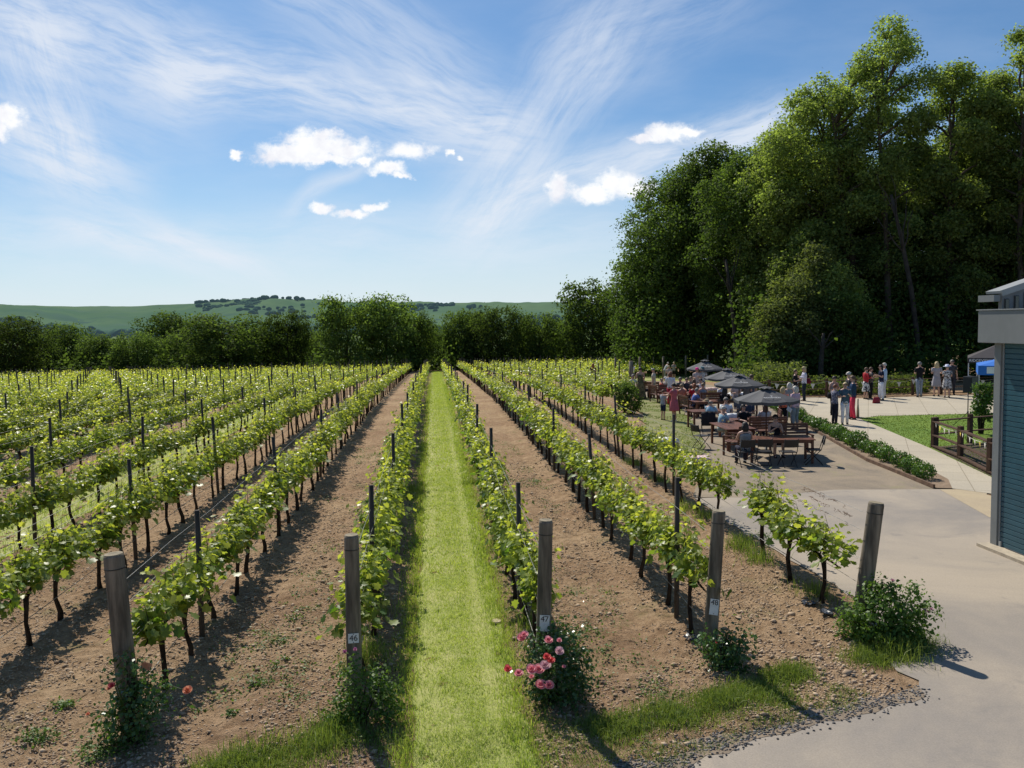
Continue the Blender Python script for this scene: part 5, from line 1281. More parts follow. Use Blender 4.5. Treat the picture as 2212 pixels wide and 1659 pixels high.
# ------------------------------------------------------------------ speaker, gazebos
B = G(2090, 921); o = empty('speaker_stand', B, 0, 'black tripod stand carrying the loudspeaker on the lawn', 'stand'); b0 = B
MB().tube([(0, 0, .1), (0, 0, .95), (0, 0, 1.30)], [.018, .018, .014], 8).build('pole', M_blk, o)
for k in range(3):
    a = 2 * PI * k / 3 + .4; MB().tube([(0, 0, .55), (math.cos(a) * .5, math.sin(a) * .5, .01)], .012, 6).build('leg', M_blk, o); MB().tube([(0, 0, .2), (math.cos(a) * .27, math.sin(a) * .27, .26)], .008, 6).build('brace', M_blk, o)
MB().ball((0, 0, .56), .035).build('collar', M_blk, o)
o = empty('loudspeaker', (B[0] + .08, B[1], B[2] + 1.30), head(150), 'black loudspeaker on the tripod stand on the lawn', 'loudspeaker')
MB().add([(-.20, -.18, 0), (.20, -.18, 0), (.24, .18, 0), (-.24, .18, 0), (-.20, -.18, .62), (.20, -.18, .62), (.24, .18, .62), (-.24, .18, .62)], [(3, 2, 1, 0), (4, 5, 6, 7), (0, 1, 5, 4), (1, 2, 6, 5), (2, 3, 7, 6), (3, 0, 4, 7)]).build('cabinet', M_blk, o, bevel=.015)
MB().box((0, .186, .31), (.42, .01, .56)).build('grille', M_dgrey, o)
MB().box((.02, -.05, .635), (.12, .05, .025)).build('handle', M_trim, o)
def gazebo(x, dep, S_, he, hp, mcol, label, rz, val=.22, text=None, side=None):
    """x: left front leg"""
    B = at_depth(x, dep); o = empty('gazebo', B, head(0) + rz, label, 'gazebo'); M_leg = mat('leg_white', (.55, .56, .58), .4, .05)
    for sx in (0, 1):
        for sy in (0, 1): MB().box((sx * S_, sy * S_, he / 2), (.045, .045, he)).build('leg', M_leg, o)
    c = [(-.04, -.04), (S_ + .04, -.04), (S_ + .04, S_ + .04), (-.04, S_ + .04)]; m = MB()
    vs = [(x_, y_, he) for x_, y_ in c] + [(S_ / 2, S_ / 2, hp)]; m.add(vs, [(0, 1, 4), (1, 2, 4), (2, 3, 4), (3, 0, 4)]); m.build('canopy', mcol, o)
    m = MB(); m.add([(x_, y_, he + .001) for x_, y_ in c] + [(x_, y_, he - val) for x_, y_ in c], [(k, (k + 1) % 4, 4 + (k + 1) % 4, 4 + k) for k in range(4)]); va = m.build('valance', side or mcol, o)
    if text: text_obj('lettering', text, .19, mat('white_print', (.8, .8, .8), .7, .03), va, (.02, -.06, he - val * .52), (PI / 2, 0, 0), align='LEFT')
    return o
gazebo(2092, 43.0, 3.0, 2.02, 2.75, mat('black_canvas', (.05, .045, .05), .7, .1), 'black gazebo with white lettering behind the building corner', -.50, .26, 'RIDGEVIEW ENGLISH SPARKLING WINE')
M_bluec = mat('blue_canvas', (.03, .16, .55), .7, .08)
g2 = gazebo(2115, 37.5, 2.6, 1.95, 2.3, M_bluec, 'blue and white gazebo in front of the black one', -.48, .42)
MB().add([(.30, -.045, 1.90), (2.5, -.045, 1.90), (2.5, -.045, 1.60), (.30, -.045, 1.60)], [(0, 1, 2, 3)]).build('white_panel', M_whitec, g2)

# ------------------------------------------------------------------ people
SKIN = [mat('skin_a', (.56, .33, .24), .5, .06, 9, spec=.35), mat('skin_b', (.45, .25, .17), .5, .06, 9, spec=.35), mat('skin_c', (.62, .38, .29), .5, .06, 9, spec=.35)]
M_eye = mat('eye_dark', (.02, .015, .012), .3, .1); M_lip = mat('lip', (.36, .12, .10), .5, .1)
HAIR = {'blond': (.50, .38, .20), 'white': (.55, .50, .43), 'grey': (.22, .20, .18), 'brown': (.11, .06, .035), 'dark': (.022, .017, .015), 'ginger': (.30, .09, .035), 'tan': (.26, .17, .09), 'auburn': (.20, .07, .035)}
def cloth(col): return mat('cloth_%d_%d_%d' % tuple(int(c * 1000) for c in col), col, .85, .10, 12, .15, 60, .15)
def patmat(name, a, b_, sc=14, kind='noise'):
    if name in MC: return MC[name]
    m, T, b, out = newmat(name); tc = T.node('ShaderNodeTexCoord')
    if kind == 'noise': f = T.ramp(T.noise(tc.outputs['Object'], sc, 3, .6), .47, .53)
    else:
        wv = T.node('ShaderNodeTexWave', bands_direction='Z'); T.l.new(tc.outputs['Object'], wv.inputs[0]); wv.inputs['Scale'].default_value = sc; wv.inputs['Distortion'].default_value = 1.5; f = T.ramp(wv.outputs['Fac'], .55, .75)
    T.l.new(T.mix(f, a, b_), b.inputs['Base Color']); b.inputs['Roughness'].default_value = .85; MC[name] = m; return m

def skin_arrays(nodes, edges, sub=1):
    """one continuous surface grown round a jointed skeleton; nodes: (x, y, z, r)"""
    me = bpy.data.meshes.new('sk'); me.from_pydata([n[:3] for n in nodes], edges, []); o = bpy.data.objects.new('sk', me); COL.objects.link(o)
    o.modifiers.new('s', 'SKIN'); me.skin_vertices[0].data.update() if False else None
    if not me.skin_vertices:
        bpy.context.view_layer.objects.active = o; bpy.context.view_layer.update()
    sv = me.skin_vertices[0].data
    for i, n in enumerate(nodes): sv[i].radius = (n[3], n[4] if len(n) > 4 else n[3]); sv[i].use_root = (i == 0)
    o.modifiers['s'].use_smooth_shade = True
    u = o.modifiers.new('u', 'SUBSURF'); u.levels = sub; u.render_levels = sub
    dg = bpy.context.evaluated_depsgraph_get(); dg.update(); e = o.evaluated_get(dg); m2 = e.to_mesh()
    V_ = [tuple(v.co) for v in m2.vertices]; F_ = [tuple(p.vertices) for p in m2.polygons]; e.to_mesh_clear()
    bpy.data.objects.remove(o); bpy.data.meshes.remove(me); return V_, F_

def person(base, face, label, h=1.68, pose='stand', arms='bent', top=(.3, .3, .3), bottom=(.03, .03, .05), style='trousers', sleeve='short', hair='brown', cut='short', skin=0, hat=None, extra=None, lean=0.0, stout=1.0, shoes=(.03, .03, .03), turn=0.0, z=None, step=0.0, group=None):
    b = np.array([base[0], base[1], float(zt(base[0], base[1])) if z is None else z]); s = h / 1.70
    o = empty('person', b, head(face), label, 'person', group); o.scale = (s, s, s)
    sk = SKIN[skin]; sit = pose == 'sit'
    pz = .52 if sit else .94
    def sp(z0, y=0.0):      # a point up the spine, z0 measured above the pelvis
        return np.array([0, y + math.sin(lean) * z0 - (.12 if sit else 0), pz + math.cos(lean) * z0])
    J = {}
    J['pel'] = sp(0); J['wai'] = sp(.18); J['che'] = sp(.36); J['nek'] = sp(.52); J['hb'] = sp(.60, .01); J['hd'] = sp(.68, .022); J['ht'] = sp(.735, .015)
    L = {}
    for sx, q in ((-1, 'l'), (1, 'r')):
        L['sh' + q] = sp(.475) + np.array([sx * .165 * (1 + .04 * (stout - 1)), 0, 0])
        sh = L['sh' + q]
        if arms == 'down': el, wr = sh + np.array([sx * .055, -.02, -.28]), sh + np.array([sx * .07, .03, -.52])
        elif arms == 'table': el, wr = sh + np.array([sx * .06, .14, -.22]), sh + np.array([sx * -.03, .36, -.235])
        elif arms == 'up': el, wr = (sh + np.array([sx * .10, .18, -.16]), sh + np.array([sx * -.02, .22, .08])) if sx > 0 else (sh + np.array([sx * .06, .14, -.22]), sh + np.array([sx * -.03, .34, -.23]))
        elif arms == 'reach': el, wr = sh + np.array([sx * .06, .16, -.20]), sh + np.array([sx * .02, .40, -.22])
        elif arms == 'phone': el, wr = sh + np.array([sx * .05, .06, -.26]), sh + np.array([sx * -.08, .26, -.10])
        elif arms == 'hip': el, wr = sh + np.array([sx * .16, -.06, -.22]), sh + np.array([sx * -.0, .04, -.40])
        else: el, wr = sh + np.array([sx * .06, -.01, -.27]), sh + np.array([sx * -.05, .22, -.20 - .03 * sx])
        L['el' + q], L['wr' + q] = el, wr
        hp = sp(-.04) + np.array([sx * .088, 0, 0])
        if sit: kn, an = np.array([sx * .12, .33, .50]), np.array([sx * .13, .34, .08])
        else: kn, an = np.array([sx * .095, .02 + sx * step * .5, .50]), np.array([sx * .105, -.015 + sx * step, .075])
        L['hp' + q], L['kn' + q], L['an' + q] = hp, kn, an; L['to' + q] = an + np.array([sx * .02, .14, -.045])
    N = []; E = []; ix = {}
    def nd(k, p, r, par=None, ry=None):
        ix[k] = len(N); N.append((*map(float, p), r * 1.0, (ry or r)));
        if par is not None: E.append((ix[par], ix[k]))
    nd('pel', J['pel'], .125 * stout, None, .10 * stout); nd('wai', J['wai'], .105 * stout, 'pel', .09 * stout); nd('che', J['che'], .125 * stout, 'wai', .10 * stout); nd('nkb', sp(.475), .085, 'che'); nd('nek', J['nek'] + np.array([0, 0, .01]), .052, 'nkb'); nd('hb', J['hb'], .062, 'nek'); nd('hd', J['hd'], .084, 'hb', .088); nd('ht', J['ht'], .066, 'hd')
    for q, sx in (('l', -1), ('r', 1)):
        nd('sh' + q, L['sh' + q], .054, 'nkb'); nd('ua' + q, (L['sh' + q] + L['el' + q]) / 2, .045, 'sh' + q); nd('el' + q, L['el' + q], .037, 'ua' + q); nd('fa' + q, L['el' + q] * .6 + L['wr' + q] * .4, .036, 'el' + q); nd('wr' + q, L['wr' + q], .024, 'fa' + q)
        d = L['wr' + q] - L['el' + q]; d /= np.linalg.norm(d); nd('pa' + q, L['wr' + q] + d * .05, .030, 'wr' + q, .018); nd('pb' + q, L['wr' + q] + d * .085, .028, 'pa' + q, .015)
        nd('hp' + q, L['hp' + q], .088 * stout, 'pel'); nd('th' + q, L['hp' + q] * .5 + L['kn' + q] * .5, .072 * stout, 'hp' + q); nd('kn' + q, L['kn' + q], .053, 'th' + q); nd('ca' + q, L['kn' + q] * .65 + L['an' + q] * .35 - np.array([0, .015, 0]), .053, 'kn' + q); nd('an' + q, L['an' + q], .036, 'ca' + q); nd('ft' + q, L['an' + q] + np.array([0, .05, -.035]), .036, 'an' + q); nd('to' + q, L['to' + q], .028, 'ft' + q)
    V_, F_ = skin_arrays(N, E); m = MB(); m.add(V_, F_, 0, True)
    hc = J['hd']; ct, st_ = math.cos(turn), math.sin(turn)
    def hp_(x, y, z): return (hc[0] + x * ct - y * st_, hc[1] + x * st_ + y * ct, hc[2] + z)
    m.tube([hp_(0, .075, .015), hp_(0, .105, -.018), hp_(0, .085, -.03)], [.009, .017, .012], 6)          # nose
    for sx in (-1, 1):
        m.ball(hp_(sx * .032, .078, .012), .011, 8, 5, 1); m.ball(hp_(sx * .086, -.005, -.005), (.010, .02, .030), 8, 5)
    m.ball(hp_(0, .078, -.052), (.026, .010, .007), 8, 5, 2); m.ball(hp_(0, .06, -.078), (.03, .025, .02), 8, 5)
    for q, sx in (('l', -1), ('r', 1)):      # fingers and thumb
        d = L['wr' + q] - L['el' + q]; d /= np.linalg.norm(d); u, w = frame_of(d); dn = np.array([0, 0, -1.0]) if abs(d[2]) < .8 else np.array([0, .7, -.3]); sd_ = np.cross(d, dn); sd_ /= np.linalg.norm(sd_) + 1e-9
        k0 = L['wr' + q] + d * .085
        for j, fl_ in enumerate((.062, .072, .068, .052)):
            a = k0 + sd_ * (j - 1.5) * .016 * sx; m.tube([a - d * .012, a + d * fl_ * .45 + dn * .006, a + d * fl_ * .8 + dn * .024, a + d * fl_ * .85 + dn * .042], [.0088, .0082, .0075, .006], 6)
        a = L['wr' + q] + d * .035 - sd_ * .024 * sx; m.tube([a, a + d * .025 - sd_ * .018 * sx, a + d * .055 - sd_ * .016 * sx + dn * .012], [.0105, .010, .0075], 6)
    m.build('body', [sk, M_eye, M_lip], o)
    tm = top if not isinstance(top, tuple) else cloth(top); bm_ = bottom if not isinstance(bottom, tuple) else cloth(bottom)
    k = stout
    dress = style in ('dress', 'longdress')
    # top garment
    m = MB(); low = -.06
    rings = [(sp(low), .168 * k, .128 * k), (sp(.02), .160 * k, .122 * k), (sp(.14), .142 * k, .112 * k), (sp(.26), .155 * k, .122 * k), (sp(.36), .170 * k, .128 * k), (sp(.43), .172, .112), (sp(.48), .150, .085), (sp(.515), .085, .066), (sp(.535), .062, .058)]
    if sleeve == 'none': rings = rings[:6] + [(sp(.47), .105, .08)]
    if sleeve == 'strapless': rings = rings[:5] + [(sp(.40), .150, .11)]
    m.loft([(tuple(c), a, b_) for c, a, b_ in rings], 18, fn=lambda i, j, a: 1 + .035 * math.sin(a * 5 + i * 1.7) * (i < 4))
    for q in ('l', 'r'):
        S1, E1, W1 = L['sh' + q], L['el' + q], L['wr' + q]
        if sleeve == 'short': m.tube([S1 + (S1 - E1) * -.0 + np.array([0, 0, .012]), S1 * .6 + E1 * .4, S1 * .32 + E1 * .68], [.066, .062, .060], 10)
        elif sleeve == 'long': m.tube([S1 + np.array([0, 0, .01]), S1 * .5 + E1 * .5, E1, E1 * .5 + W1 * .5, W1 - (W1 - E1) * .04], [.064, .056, .050, .045, .036], 10)
    m.build({'dress': 'dress_bodice', 'longdress': 'dress_bodice'}.get(style, 'top'), tm, o)
    # lower garment
    m = MB()
    if style in ('trousers', 'shorts', 'cropped'):
        end = {'trousers': 0, 'shorts': .95, 'cropped': .35}[style]
        m.loft([(tuple(sp(.06)), .145 * k, .112 * k), (tuple(sp(0)), .160 * k, .125 * k), (tuple(sp(-.06)), .164 * k, .125 * k), (tuple(sp(-.115)), .120 * k, .10 * k)], 16)
        for q, sx in (('l', -1), ('r', 1)):
            H1, K1, A1 = L['hp' + q], L['kn' + q], L['an' + q]
            if style == 'shorts': m.tube([H1, H1 * .5 + K1 * .5, H1 * .12 + K1 * .88], [.096 * k, .088 * k, .080], 12)
            else:
                e1 = K1 * end + A1 * (1 - end) + np.array([0, 0, .015]); m.tube([H1, H1 * .55 + K1 * .45, K1, K1 * .55 + A1 * .45, e1], [.096 * k, .086 * k, .068, .062, .056], 12)
        nm_ = 'shorts' if style == 'shorts' else 'trousers'
    else:
        zend = {'skirt': .42, 'dress': .50, 'longdress': .03}[style]
        if sit: m.loft([(tuple(sp(.05)), .150 * k, .12 * k), (tuple(sp(0) + np.array([0, .04, 0])), .18 * k, .18 * k), (tuple(sp(-.07) + np.array([0, .16, 0])), .19 * k, .27 * k), (tuple(sp(-.14) + np.array([0, .19, 0])), .17 * k, .24 * k)], 18)
        else:
            z0 = pz + .05; n = 7; m.loft([((0, math.sin(lean) * .02, z0 + (zend - z0) * t), (.148 + .075 * t ** .7 + (.10 * t if style == 'longdress' else 0)) * k, (.118 + .085 * t ** .7 + (.10 * t if style == 'longdress' else 0)) * k) for t in [i / n for i in range(n + 1)]], 24, fn=lambda i, j, a: 1 + .05 * math.sin(a * 7 + 1) * i / n)
        nm_ = 'skirt'
    m.build(nm_, bm_ if not dress else tm, o)
    sm_ = cloth(shoes)
    for q, sx in (('l', -1), ('r', 1)):
        A1, T1 = L['an' + q], L['to' + q]
        MB().loft([((A1[0], A1[1] + .045, .0), .046, .125), ((A1[0], A1[1] + .045, .03), .045, .122), ((A1[0], A1[1] + .03, .06), .040, .085), ((A1[0], A1[1] + .0, .085), .036, .045)], 12).build('shoe', sm_, o)
    # hair
    if cut != 'bald':
        hm_ = mat('hair_' + hair, HAIR[hair], .6, .25, 30, .5, 70, .4); m = MB(); n, K = 16, 8; vs = []; rr = random.Random(len(label))
        for j in range(K + 1):
            t = j / K; ph = t * (1.85 if cut != 'crop' else 1.5)
            for i in range(n):
                a = 2 * PI * i / n; fr = math.cos(a - PI / 2)      # 1 at the face
                p2 = min(ph, 1.02 if fr > .45 else (1.35 if fr > .1 else ph)); R1 = .106 * (1 + .10 * (rr.random() - .5))
                vs.append(hp_(math.sin(p2) * math.cos(a) * R1 * .93, math.sin(p2) * math.sin(a) * R1 * 1.04 - .008, math.cos(p2) * R1 * 1.12 + .005))
        m.add(vs, [(j * n + i, (j + 1) * n + i, (j + 1) * n + (i + 1) % n, j * n + (i + 1) % n) for j in range(K) for i in range(n)], 0, True)
        if cut in ('long', 'bob'):
            Lh = .30 if cut == 'long' else .12
            m.loft([(hp_(0, -.03, .04), .094, .078), (hp_(0, -.045, -.05), .105, .070), (hp_(0, -.06, -.05 - Lh * .5), .105, .055), (hp_(0, -.065, -.05 - Lh), .07, .03)], 14, fn=lambda i, j, a: 1 + .06 * math.sin(a * 6))
        if cut == 'bun': m.ball(hp_(0, -.10, .06), .045)
        m.build('hair', hm_, o)
    elif hair: 
        hm_ = mat('hair_' + hair, HAIR[hair], .6, .25, 30, .5, 70, .4); m = MB()
        m.loft([(hp_(0, -.03, -.055), .080, .075), (hp_(0, -.032, .0), .094, .078), (hp_(0, -.035, .035), .088, .070)], 14, cap=False); m.build('hair', hm_, o)
    if hat:
        kind, hc_ = hat; hm_ = cloth(hc_)
        if kind == 'brim': MB().loft([(hp_(0, 0, .045), .21, .21), (hp_(0, 0, .05), .21, .21), (hp_(0, 0, .06), .11, .12), (hp_(0, 0, .13), .10, .11), (hp_(0, 0, .155), .06, .07)], 20, fn=lambda i, j, a: 1 + .05 * math.sin(a * 2) * (i < 2)).build('hat', hm_, o)
        else: MB().loft([(hp_(0, 0, .035), .112, .122), (hp_(0, 0, .10), .10, .11), (hp_(0, 0, .135), .05, .06)], 16).box(hp_(0, .15, .04), (.13, .12, .012)).build('cap', hm_, o)
    ex = extra or ()
    if 'sunglasses' in ex:
        m = MB()
        for sx in (-1, 1): m.ball(hp_(sx * .034, .092, .012), (.026, .008, .018), 10, 6); m.bar(hp_(sx * .06, .09, .016), hp_(sx * .095, .0, .014), .005, .006)
        m.bar(hp_(-.01, .096, .016), hp_(.01, .096, .016), .006, .006); m.build('sunglasses', M_blk, o)
    return o, L, s

def held(name, p_o, at, mb, m_, label, cat):
    """a thing held in the hand: stays a thing of its own"""
    M = Matrix.Translation(p_o.location) @ Matrix.Rotation(p_o.rotation_euler.z, 4, 'Z') @ Matrix.Scale(p_o.scale.x, 4); w = M @ Vector(tuple(at))
    q = mb.build(name, m_, None, w, p_o.rotation_euler.z); return tag(q, label, cat)
def P(x, dep): return CF(lt(x, dep), dep)
NAVY, BLACK, WHITE, BLUE = (.02, .03, .07), (.014, .014, .017), (.72, .72, .74), (.16, .26, .52)
# standing round the tables
person(P(1433, 35.2), 60, 'boy in pale grey T-shirt and navy shorts facing the dusky pink dress', 1.30, arms='phone', top=(.30, .36, .42), bottom=NAVY, style='shorts', hair='brown', shoes=BLACK)
o1, L1, s1 = person(P(1457, 34.7), -50, 'woman in dusky pink knee dress and sunglasses leaning toward the boy', 1.60, arms='reach', top=(.48, .12, .15), style='dress', hair='dark', cut='short', extra=('sunglasses',), shoes=(.7, .68, .65), stout=1.08)
person(P(1449, 41.5), 20, 'red-haired woman in long white shirt and red trousers, back turned', 1.66, arms='bent', top=WHITE, bottom=(.50, .03, .06), hair='auburn', cut='bob', sleeve='long')
person(P(1413, 45.7), -70, 'tall standing man in beige shirt and khaki trousers', 1.66, arms='down', top=(.52, .47, .38), bottom=(.36, .29, .20), hair='grey', cut='crop')
dressm = patmat('leaf_print', (.07, .07, .03), (.20, .16, .08), 9)
person(P(1384, 45.4), 10, 'dark-haired woman in long olive patterned strapless dress', 1.74, arms='bent', top=dressm, style='longdress', sleeve='strapless', hair='dark', cut='bun')
person(P(1370, 47.5), 160, 'seated person in white shirt beyond the long patterned dress', 1.68, 'sit', 'table', top=(.70, .74, .50), bottom=(.3, .3, .28), hair='grey')
person(P(1347, 48.5), 100, 'bald man in dark top half hidden by the thick row post', 1.6, 'sit', 'table', top=BLACK, hair='grey', cut='bald')
for x, d, h, top, bot, hr, lab in ((1368, 69, 1.35, WHITE, (.25, .25, .27), 'dark', 'child in white T-shirt walking by the far vines'), (1437, 70, 1.5, (.55, .56, .55), (.25, .25, .25), 'white', 'far figure in pale grey bending by the far vines'), (1457, 69, 1.45, (.25, .25, .24), BLACK, 'blond', 'far figure in dark shorts beside the far vines'), (1282, 60, 1.66, (.13, .05, .07), NAVY, 'ginger', 'red-haired woman standing among the vine rows'), (1446, 56, 1.5, (.50, .40, .30), (.3, .3, .3), 'blond', 'blond person beyond the red-haired white shirt woman')):
    person(P(x, d), 20 if x != 1437 else 80, lab, h, top=top, bottom=bot, hair=hr, cut='long' if x == 1282 else 'short', style='shorts' if x in (1368, 1457) else 'trousers', lean=.5 if x == 1437 else 0)
for x, d, hr, lab in ((1304, 52, 'grey', 'grey-haired head showing over the vines'), (1314, 53, 'blond', 'fair-haired seated person showing over the vines')): person(P(x, d), 160, lab, 1.6, 'sit', 'table', top=(.5, .42, .38), hair=hr)
# seated at the far table
SIT = [(1435, 43.6, 95, 'bald man in salmon polo at the far crowded table', dict(top=(.62, .16, .10), hair='grey', cut='bald')),
       (1443, 44.4, 100, 'grey-haired person beside the salmon polo man', dict(top=(.3, .28, .3), hair='white')),
       (1472, 43.2, 170, 'person in green grey top at the crowded table', dict(top=(.10, .13, .12), hair='grey')),
       (1485, 42.6, 190, 'brown-haired man in dark shirt at the crowded table', dict(top=(.05, .05, .06), hair='brown')),
       (1493, 43.8, 200, 'woman with long tan hair at the crowded table', dict(top=(.25, .20, .14), hair='tan', cut='long', arms='bent')),
       (1501, 41.8, 20, 'woman with long brown hair, back turned at crowded table', dict(top=(.10, .07, .06), hair='brown', cut='long')),
       (1513, 42.0, 215, 'dark-haired person in white shirt near the teal cap', dict(top=WHITE, hair='dark', arms='bent')),
       (1498, 39.0, -20, 'ginger-haired woman in red top raising her arm', dict(top=(.55, .03, .05), hair='ginger', cut='bob', arms='up')),
       (1472, 38.9, -10, 'person in coral vest seated low at the crowded table', dict(top=(.52, .17, .12), hair='tan')),
       (1520, 39.2, 15, 'woman in grey-blue vest with bare shoulders, back turned', dict(top=(.22, .28, .34), hair='tan', sleeve='none')),
       (1503, 36.6, 85, 'man in mid-blue shirt leaning on the table by the straw hat', dict(top=(.14, .22, .50), hair='grey', lean=.28, bottom=NAVY)),
       (1539, 31.2, 40, 'balding man in pale blue shirt with his back turned', dict(top=(.36, .52, .64), hair='grey', cut='bald', stout=1.12)),
       (1571, 31.6, 180, 'man in white shirt and sunglasses facing the viewer', dict(top=WHITE, hair='grey', extra=('sunglasses',), stout=1.12)),
       (1566, 28.6, 75, 'grey-haired man in light blue polo at the sunny table', dict(top=(.30, .46, .55), hair='white', cut='crop', lean=.12, bottom=(.35, .32, .28), extra=('sunglasses',), stout=1.08)),
       (1609, 24.1, 0, 'woman in black and white striped top, back to the viewer', dict(top=patmat('stripes', (.02, .02, .02), (.55, .55, .55), 9, 'w'), hair='dark', cut='bob', sleeve='none', skin=0)),
       (1679, 25.6, 182, 'woman in black strapless dress and sunglasses at long table', dict(top=BLACK, bottom=BLACK, style='dress', hair='dark', cut='bun', sleeve='strapless', extra=('sunglasses',), arms='phone')),
       (1652, 29.3, -5, 'long brown-haired woman in pale grey top, back turned', dict(top=(.42, .40, .40), hair='brown', cut='long', arms='table')),
       (1610, 28.9, 170, 'dark-haired person in black beside the sunny table', dict(top=BLACK, bottom=NAVY, hair='dark', cut='bob')),
       (1623, 31.2, 150, 'seated person in navy below the middle parasol', dict(top=(.04, .05, .08), hair='dark', arms='bent')),
       (1600, 32.6, 200, 'person in grey jacket between the parasols', dict(top=(.12, .12, .14), hair='grey', arms='bent')),
       (1568, 36.2, 30, 'dark-haired person in black with back to us under the third parasol', dict(top=BLACK, hair='dark', cut='long')),
       (1563, 38.6, 180, 'seated person in white top and white hat under a parasol', dict(top=WHITE, hair='grey', hat=('cap', WHITE), arms='bent')),
       (1592, 39.6, 185, 'seated person with pale patterned top beyond the middle parasol', dict(top=(.5, .4, .38), hair='tan', arms='bent')),
       (1394, 46.0, 60, 'person in dark clothes on the bench beside the long dress', dict(top=(.16, .10, .06), hair='dark'))]
for x, d, f, lab, kw in SIT:
    kw.setdefault('arms', 'table'); person(P(x, d), f, lab, 1.66, 'sit', **kw)
person(P(1507, 45.2), 200, 'person in a bright pink cap behind the crowded table', 1.66, top=(.5, .42, .40), hair='brown', hat=('cap', (.75, .08, .30)))
person(P(1518, 45.4), 180, 'person in a teal cap behind the crowded table', 1.70, top=(.6, .6, .62), hair='dark', hat=('cap', (.02, .16, .20)), arms='up')
person(P(1625, 37.0), -20, 'person in blue jeans standing behind the middle parasols', 1.75, top=(.08, .09, .12), bottom=(.05, .09, .18), hair='brown', arms='down')
person(P(1614, 36.0), 30, 'person in grey standing in parasol shade by the jeans', 1.68, top=(.16, .14, .13), bottom=(.05, .06, .10), hair='brown')
o2, L2, s2 = person(P(1693, 31.9), 40, 'person in coral top and black trousers under the nearest parasol rim', 1.60, top=(.80, .20, .10), bottom=BLACK, hair='blond', cut='bob', arms='bent')
o3, L3, s3 = person(P(1720, 31.6), -30, 'white-haired woman in pale pink shirt and grey jeans holding papers', 1.64, top=(.62, .42, .48), bottom=(.22, .26, .28), hair='white', cut='bob', arms='down', style='cropped', stout=1.12)
held('paper', o3, L3['wrl'] + np.array([-.02, .04, -.08]), MB().box((0, 0, 0), (.02, .22, .16), rx=.5), M_plate, 'white papers in the hand of the pink shirt woman', 'paper')
person(P(1707, 33.6), 20, 'grey-haired person mostly behind the nearest parasol', 1.62, top=(.35, .33, .32), bottom=(.2, .2, .22), hair='white', cut='bob')
# on the patio
person(P(1719.6, 41.4), 120, 'woman in black blouse with white apron and sunglasses by fence', 1.66, top=BLACK, bottom=patmat('bw', (.02, .02, .02), (.6, .6, .6), 5), style='skirt', hair='brown', extra=('sunglasses',), arms='bent')
o4, L4, s4 = person(P(1739, 42.3), -80, 'blond woman in white blouse and dark trousers with maroon bag', 1.74, top=(.62, .60, .68), bottom=(.02, .028, .04), hair='blond', cut='bob', sleeve='long', arms='bent', extra=('sunglasses',))
held('shoulder_bag', o4, (.12, -.20, 1.02), MB().loft([((0, 0, -.16), .07, .16), ((0, 0, 0), .07, .15), ((0, 0, .12), .03, .11)], 14).tube([(0, -.10, .1), (0, -.02, .36), (0, .08, .1)], .01, 6), cloth((.13, .015, .03)), 'maroon shoulder bag of the blond woman', 'bag')
o5, L5, s5 = person(P(1804, 35.9), 170, 'woman in sunglasses and grey vest with black shoulder bag', 1.68, top=(.34, .30, .30), bottom=BLACK, hair='dark', cut='short', sleeve='none', extra=('sunglasses',), arms='bent')
held('shoulder_bag', o5, (.24, .02, .88), MB().loft([((0, 0, -.12), .05, .14), ((0, 0, .08), .045, .13), ((0, 0, .14), .02, .10)], 14).tube([(0, -.08, .1), (-.06, 0, .52), (0, .08, .1)], .009, 6), cloth(BLACK), 'black shoulder bag of the grey vest woman', 'bag')
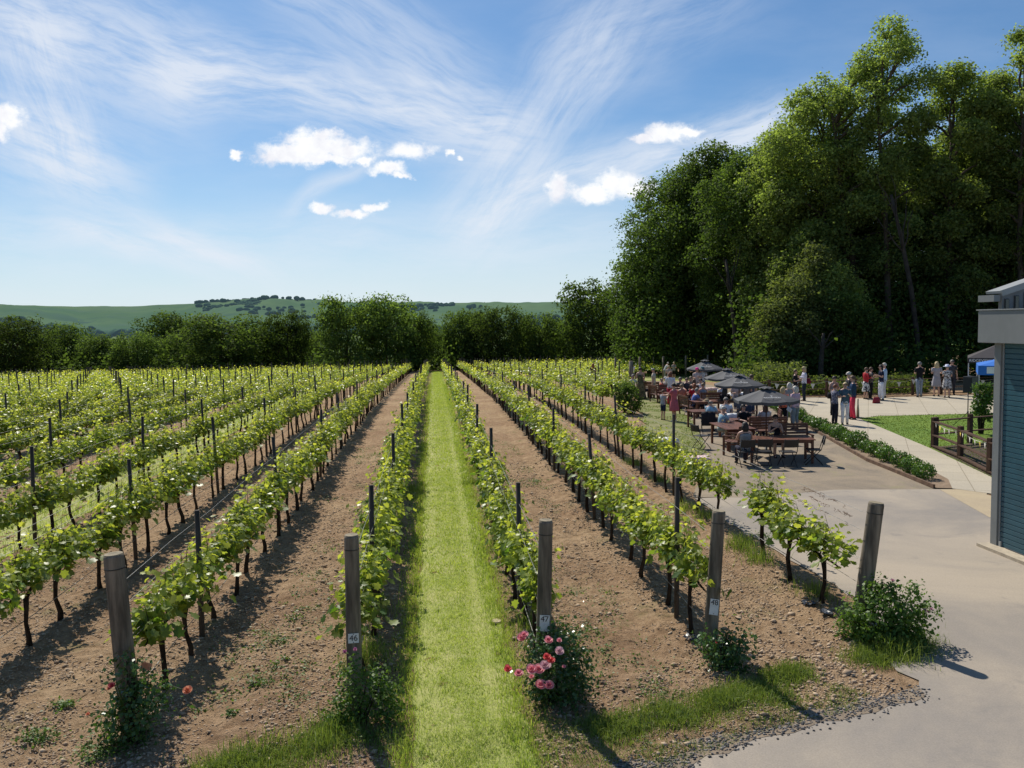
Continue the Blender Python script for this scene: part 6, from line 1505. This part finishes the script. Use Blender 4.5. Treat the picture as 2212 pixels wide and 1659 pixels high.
person(P(1806, 32.9), 75, 'auburn-haired woman in navy print top and dark trousers', 1.58, top=patmat('navyprint', (.03, .04, .09), (.30, .30, .36), 22), bottom=(.018, .022, .035), hair='auburn', cut='short', arms='phone')
person(P(1828, 32.7), 190, 'short-haired blond woman in slate tee and white trousers', 1.66, top=(.07, .12, .16), bottom=(.74, .73, .74), hair='blond', cut='short', arms='bent', step=.06)
person(P(1835, 35.5), 100, 'tall white-haired man in dark waistcoat behind the others', 1.88, top=(.05, .05, .055), bottom=(.03, .035, .06), hair='white', cut='crop', sleeve='long')
o6, L6, s6 = person(P(1845, 34.3), -70, 'person in navy jacket and bright raspberry trousers', 1.80, top=(.03, .06, .12), bottom=(.66, .05, .10), hair='brown', sleeve='long', arms='phone', step=.05)
person(P(1873, 42.6), 80, 'woman in red cardigan and black and white skirt', 1.62, top=(.42, .03, .04), bottom=patmat('florals', (.03, .03, .04), (.62, .62, .60), 7), style='skirt', hair='brown', sleeve='long')
person(P(1883, 42.7), 95, 'person in dark patterned top and black trousers on patio', 1.62, top=patmat('darkpat', (.03, .03, .03), (.16, .14, .13), 16), bottom=BLACK, hair='brown')
person(P(1906, 41.9), -80, 'person in navy top and bright white trousers on patio', 1.78, top=(.012, .016, .045), bottom=(.76, .76, .80), hair='dark', cut='bob', arms='bent', step=.05)
person(P(1913, 43.2), -60, 'grey-haired person in light blue shirt behind the white trousers', 1.80, top=(.42, .55, .72), bottom=(.5, .5, .5), hair='white', sleeve='long', arms='down')
person(P(1989, 43.2), 0, 'man in black T-shirt and grey jeans standing in tree shade', 1.82, top=BLACK, bottom=(.24, .28, .34), hair='grey', arms='bent', step=.06)
person(P(2026, 43.4), 15, 'woman with long fair hair in pale grey dress, in shade', 1.80, top=(.38, .36, .38), style='dress', hair='blond', cut='long', arms='bent')
person(P(2049, 42.6), 5, 'woman in wide white sun hat and floral dress, back turned', 1.66, top=patmat('floral', (.10, .09, .09), (.60, .57, .55), 11), style='dress', hair='grey', hat=('brim', (.70, .72, .85)), arms='bent', stout=1.12)
person(P(2059, 44.1), 190, 'grey-haired man beyond the white sun hat', 1.84, top=(.06, .06, .07), bottom=(.04, .04, .05), hair='grey', arms='down')
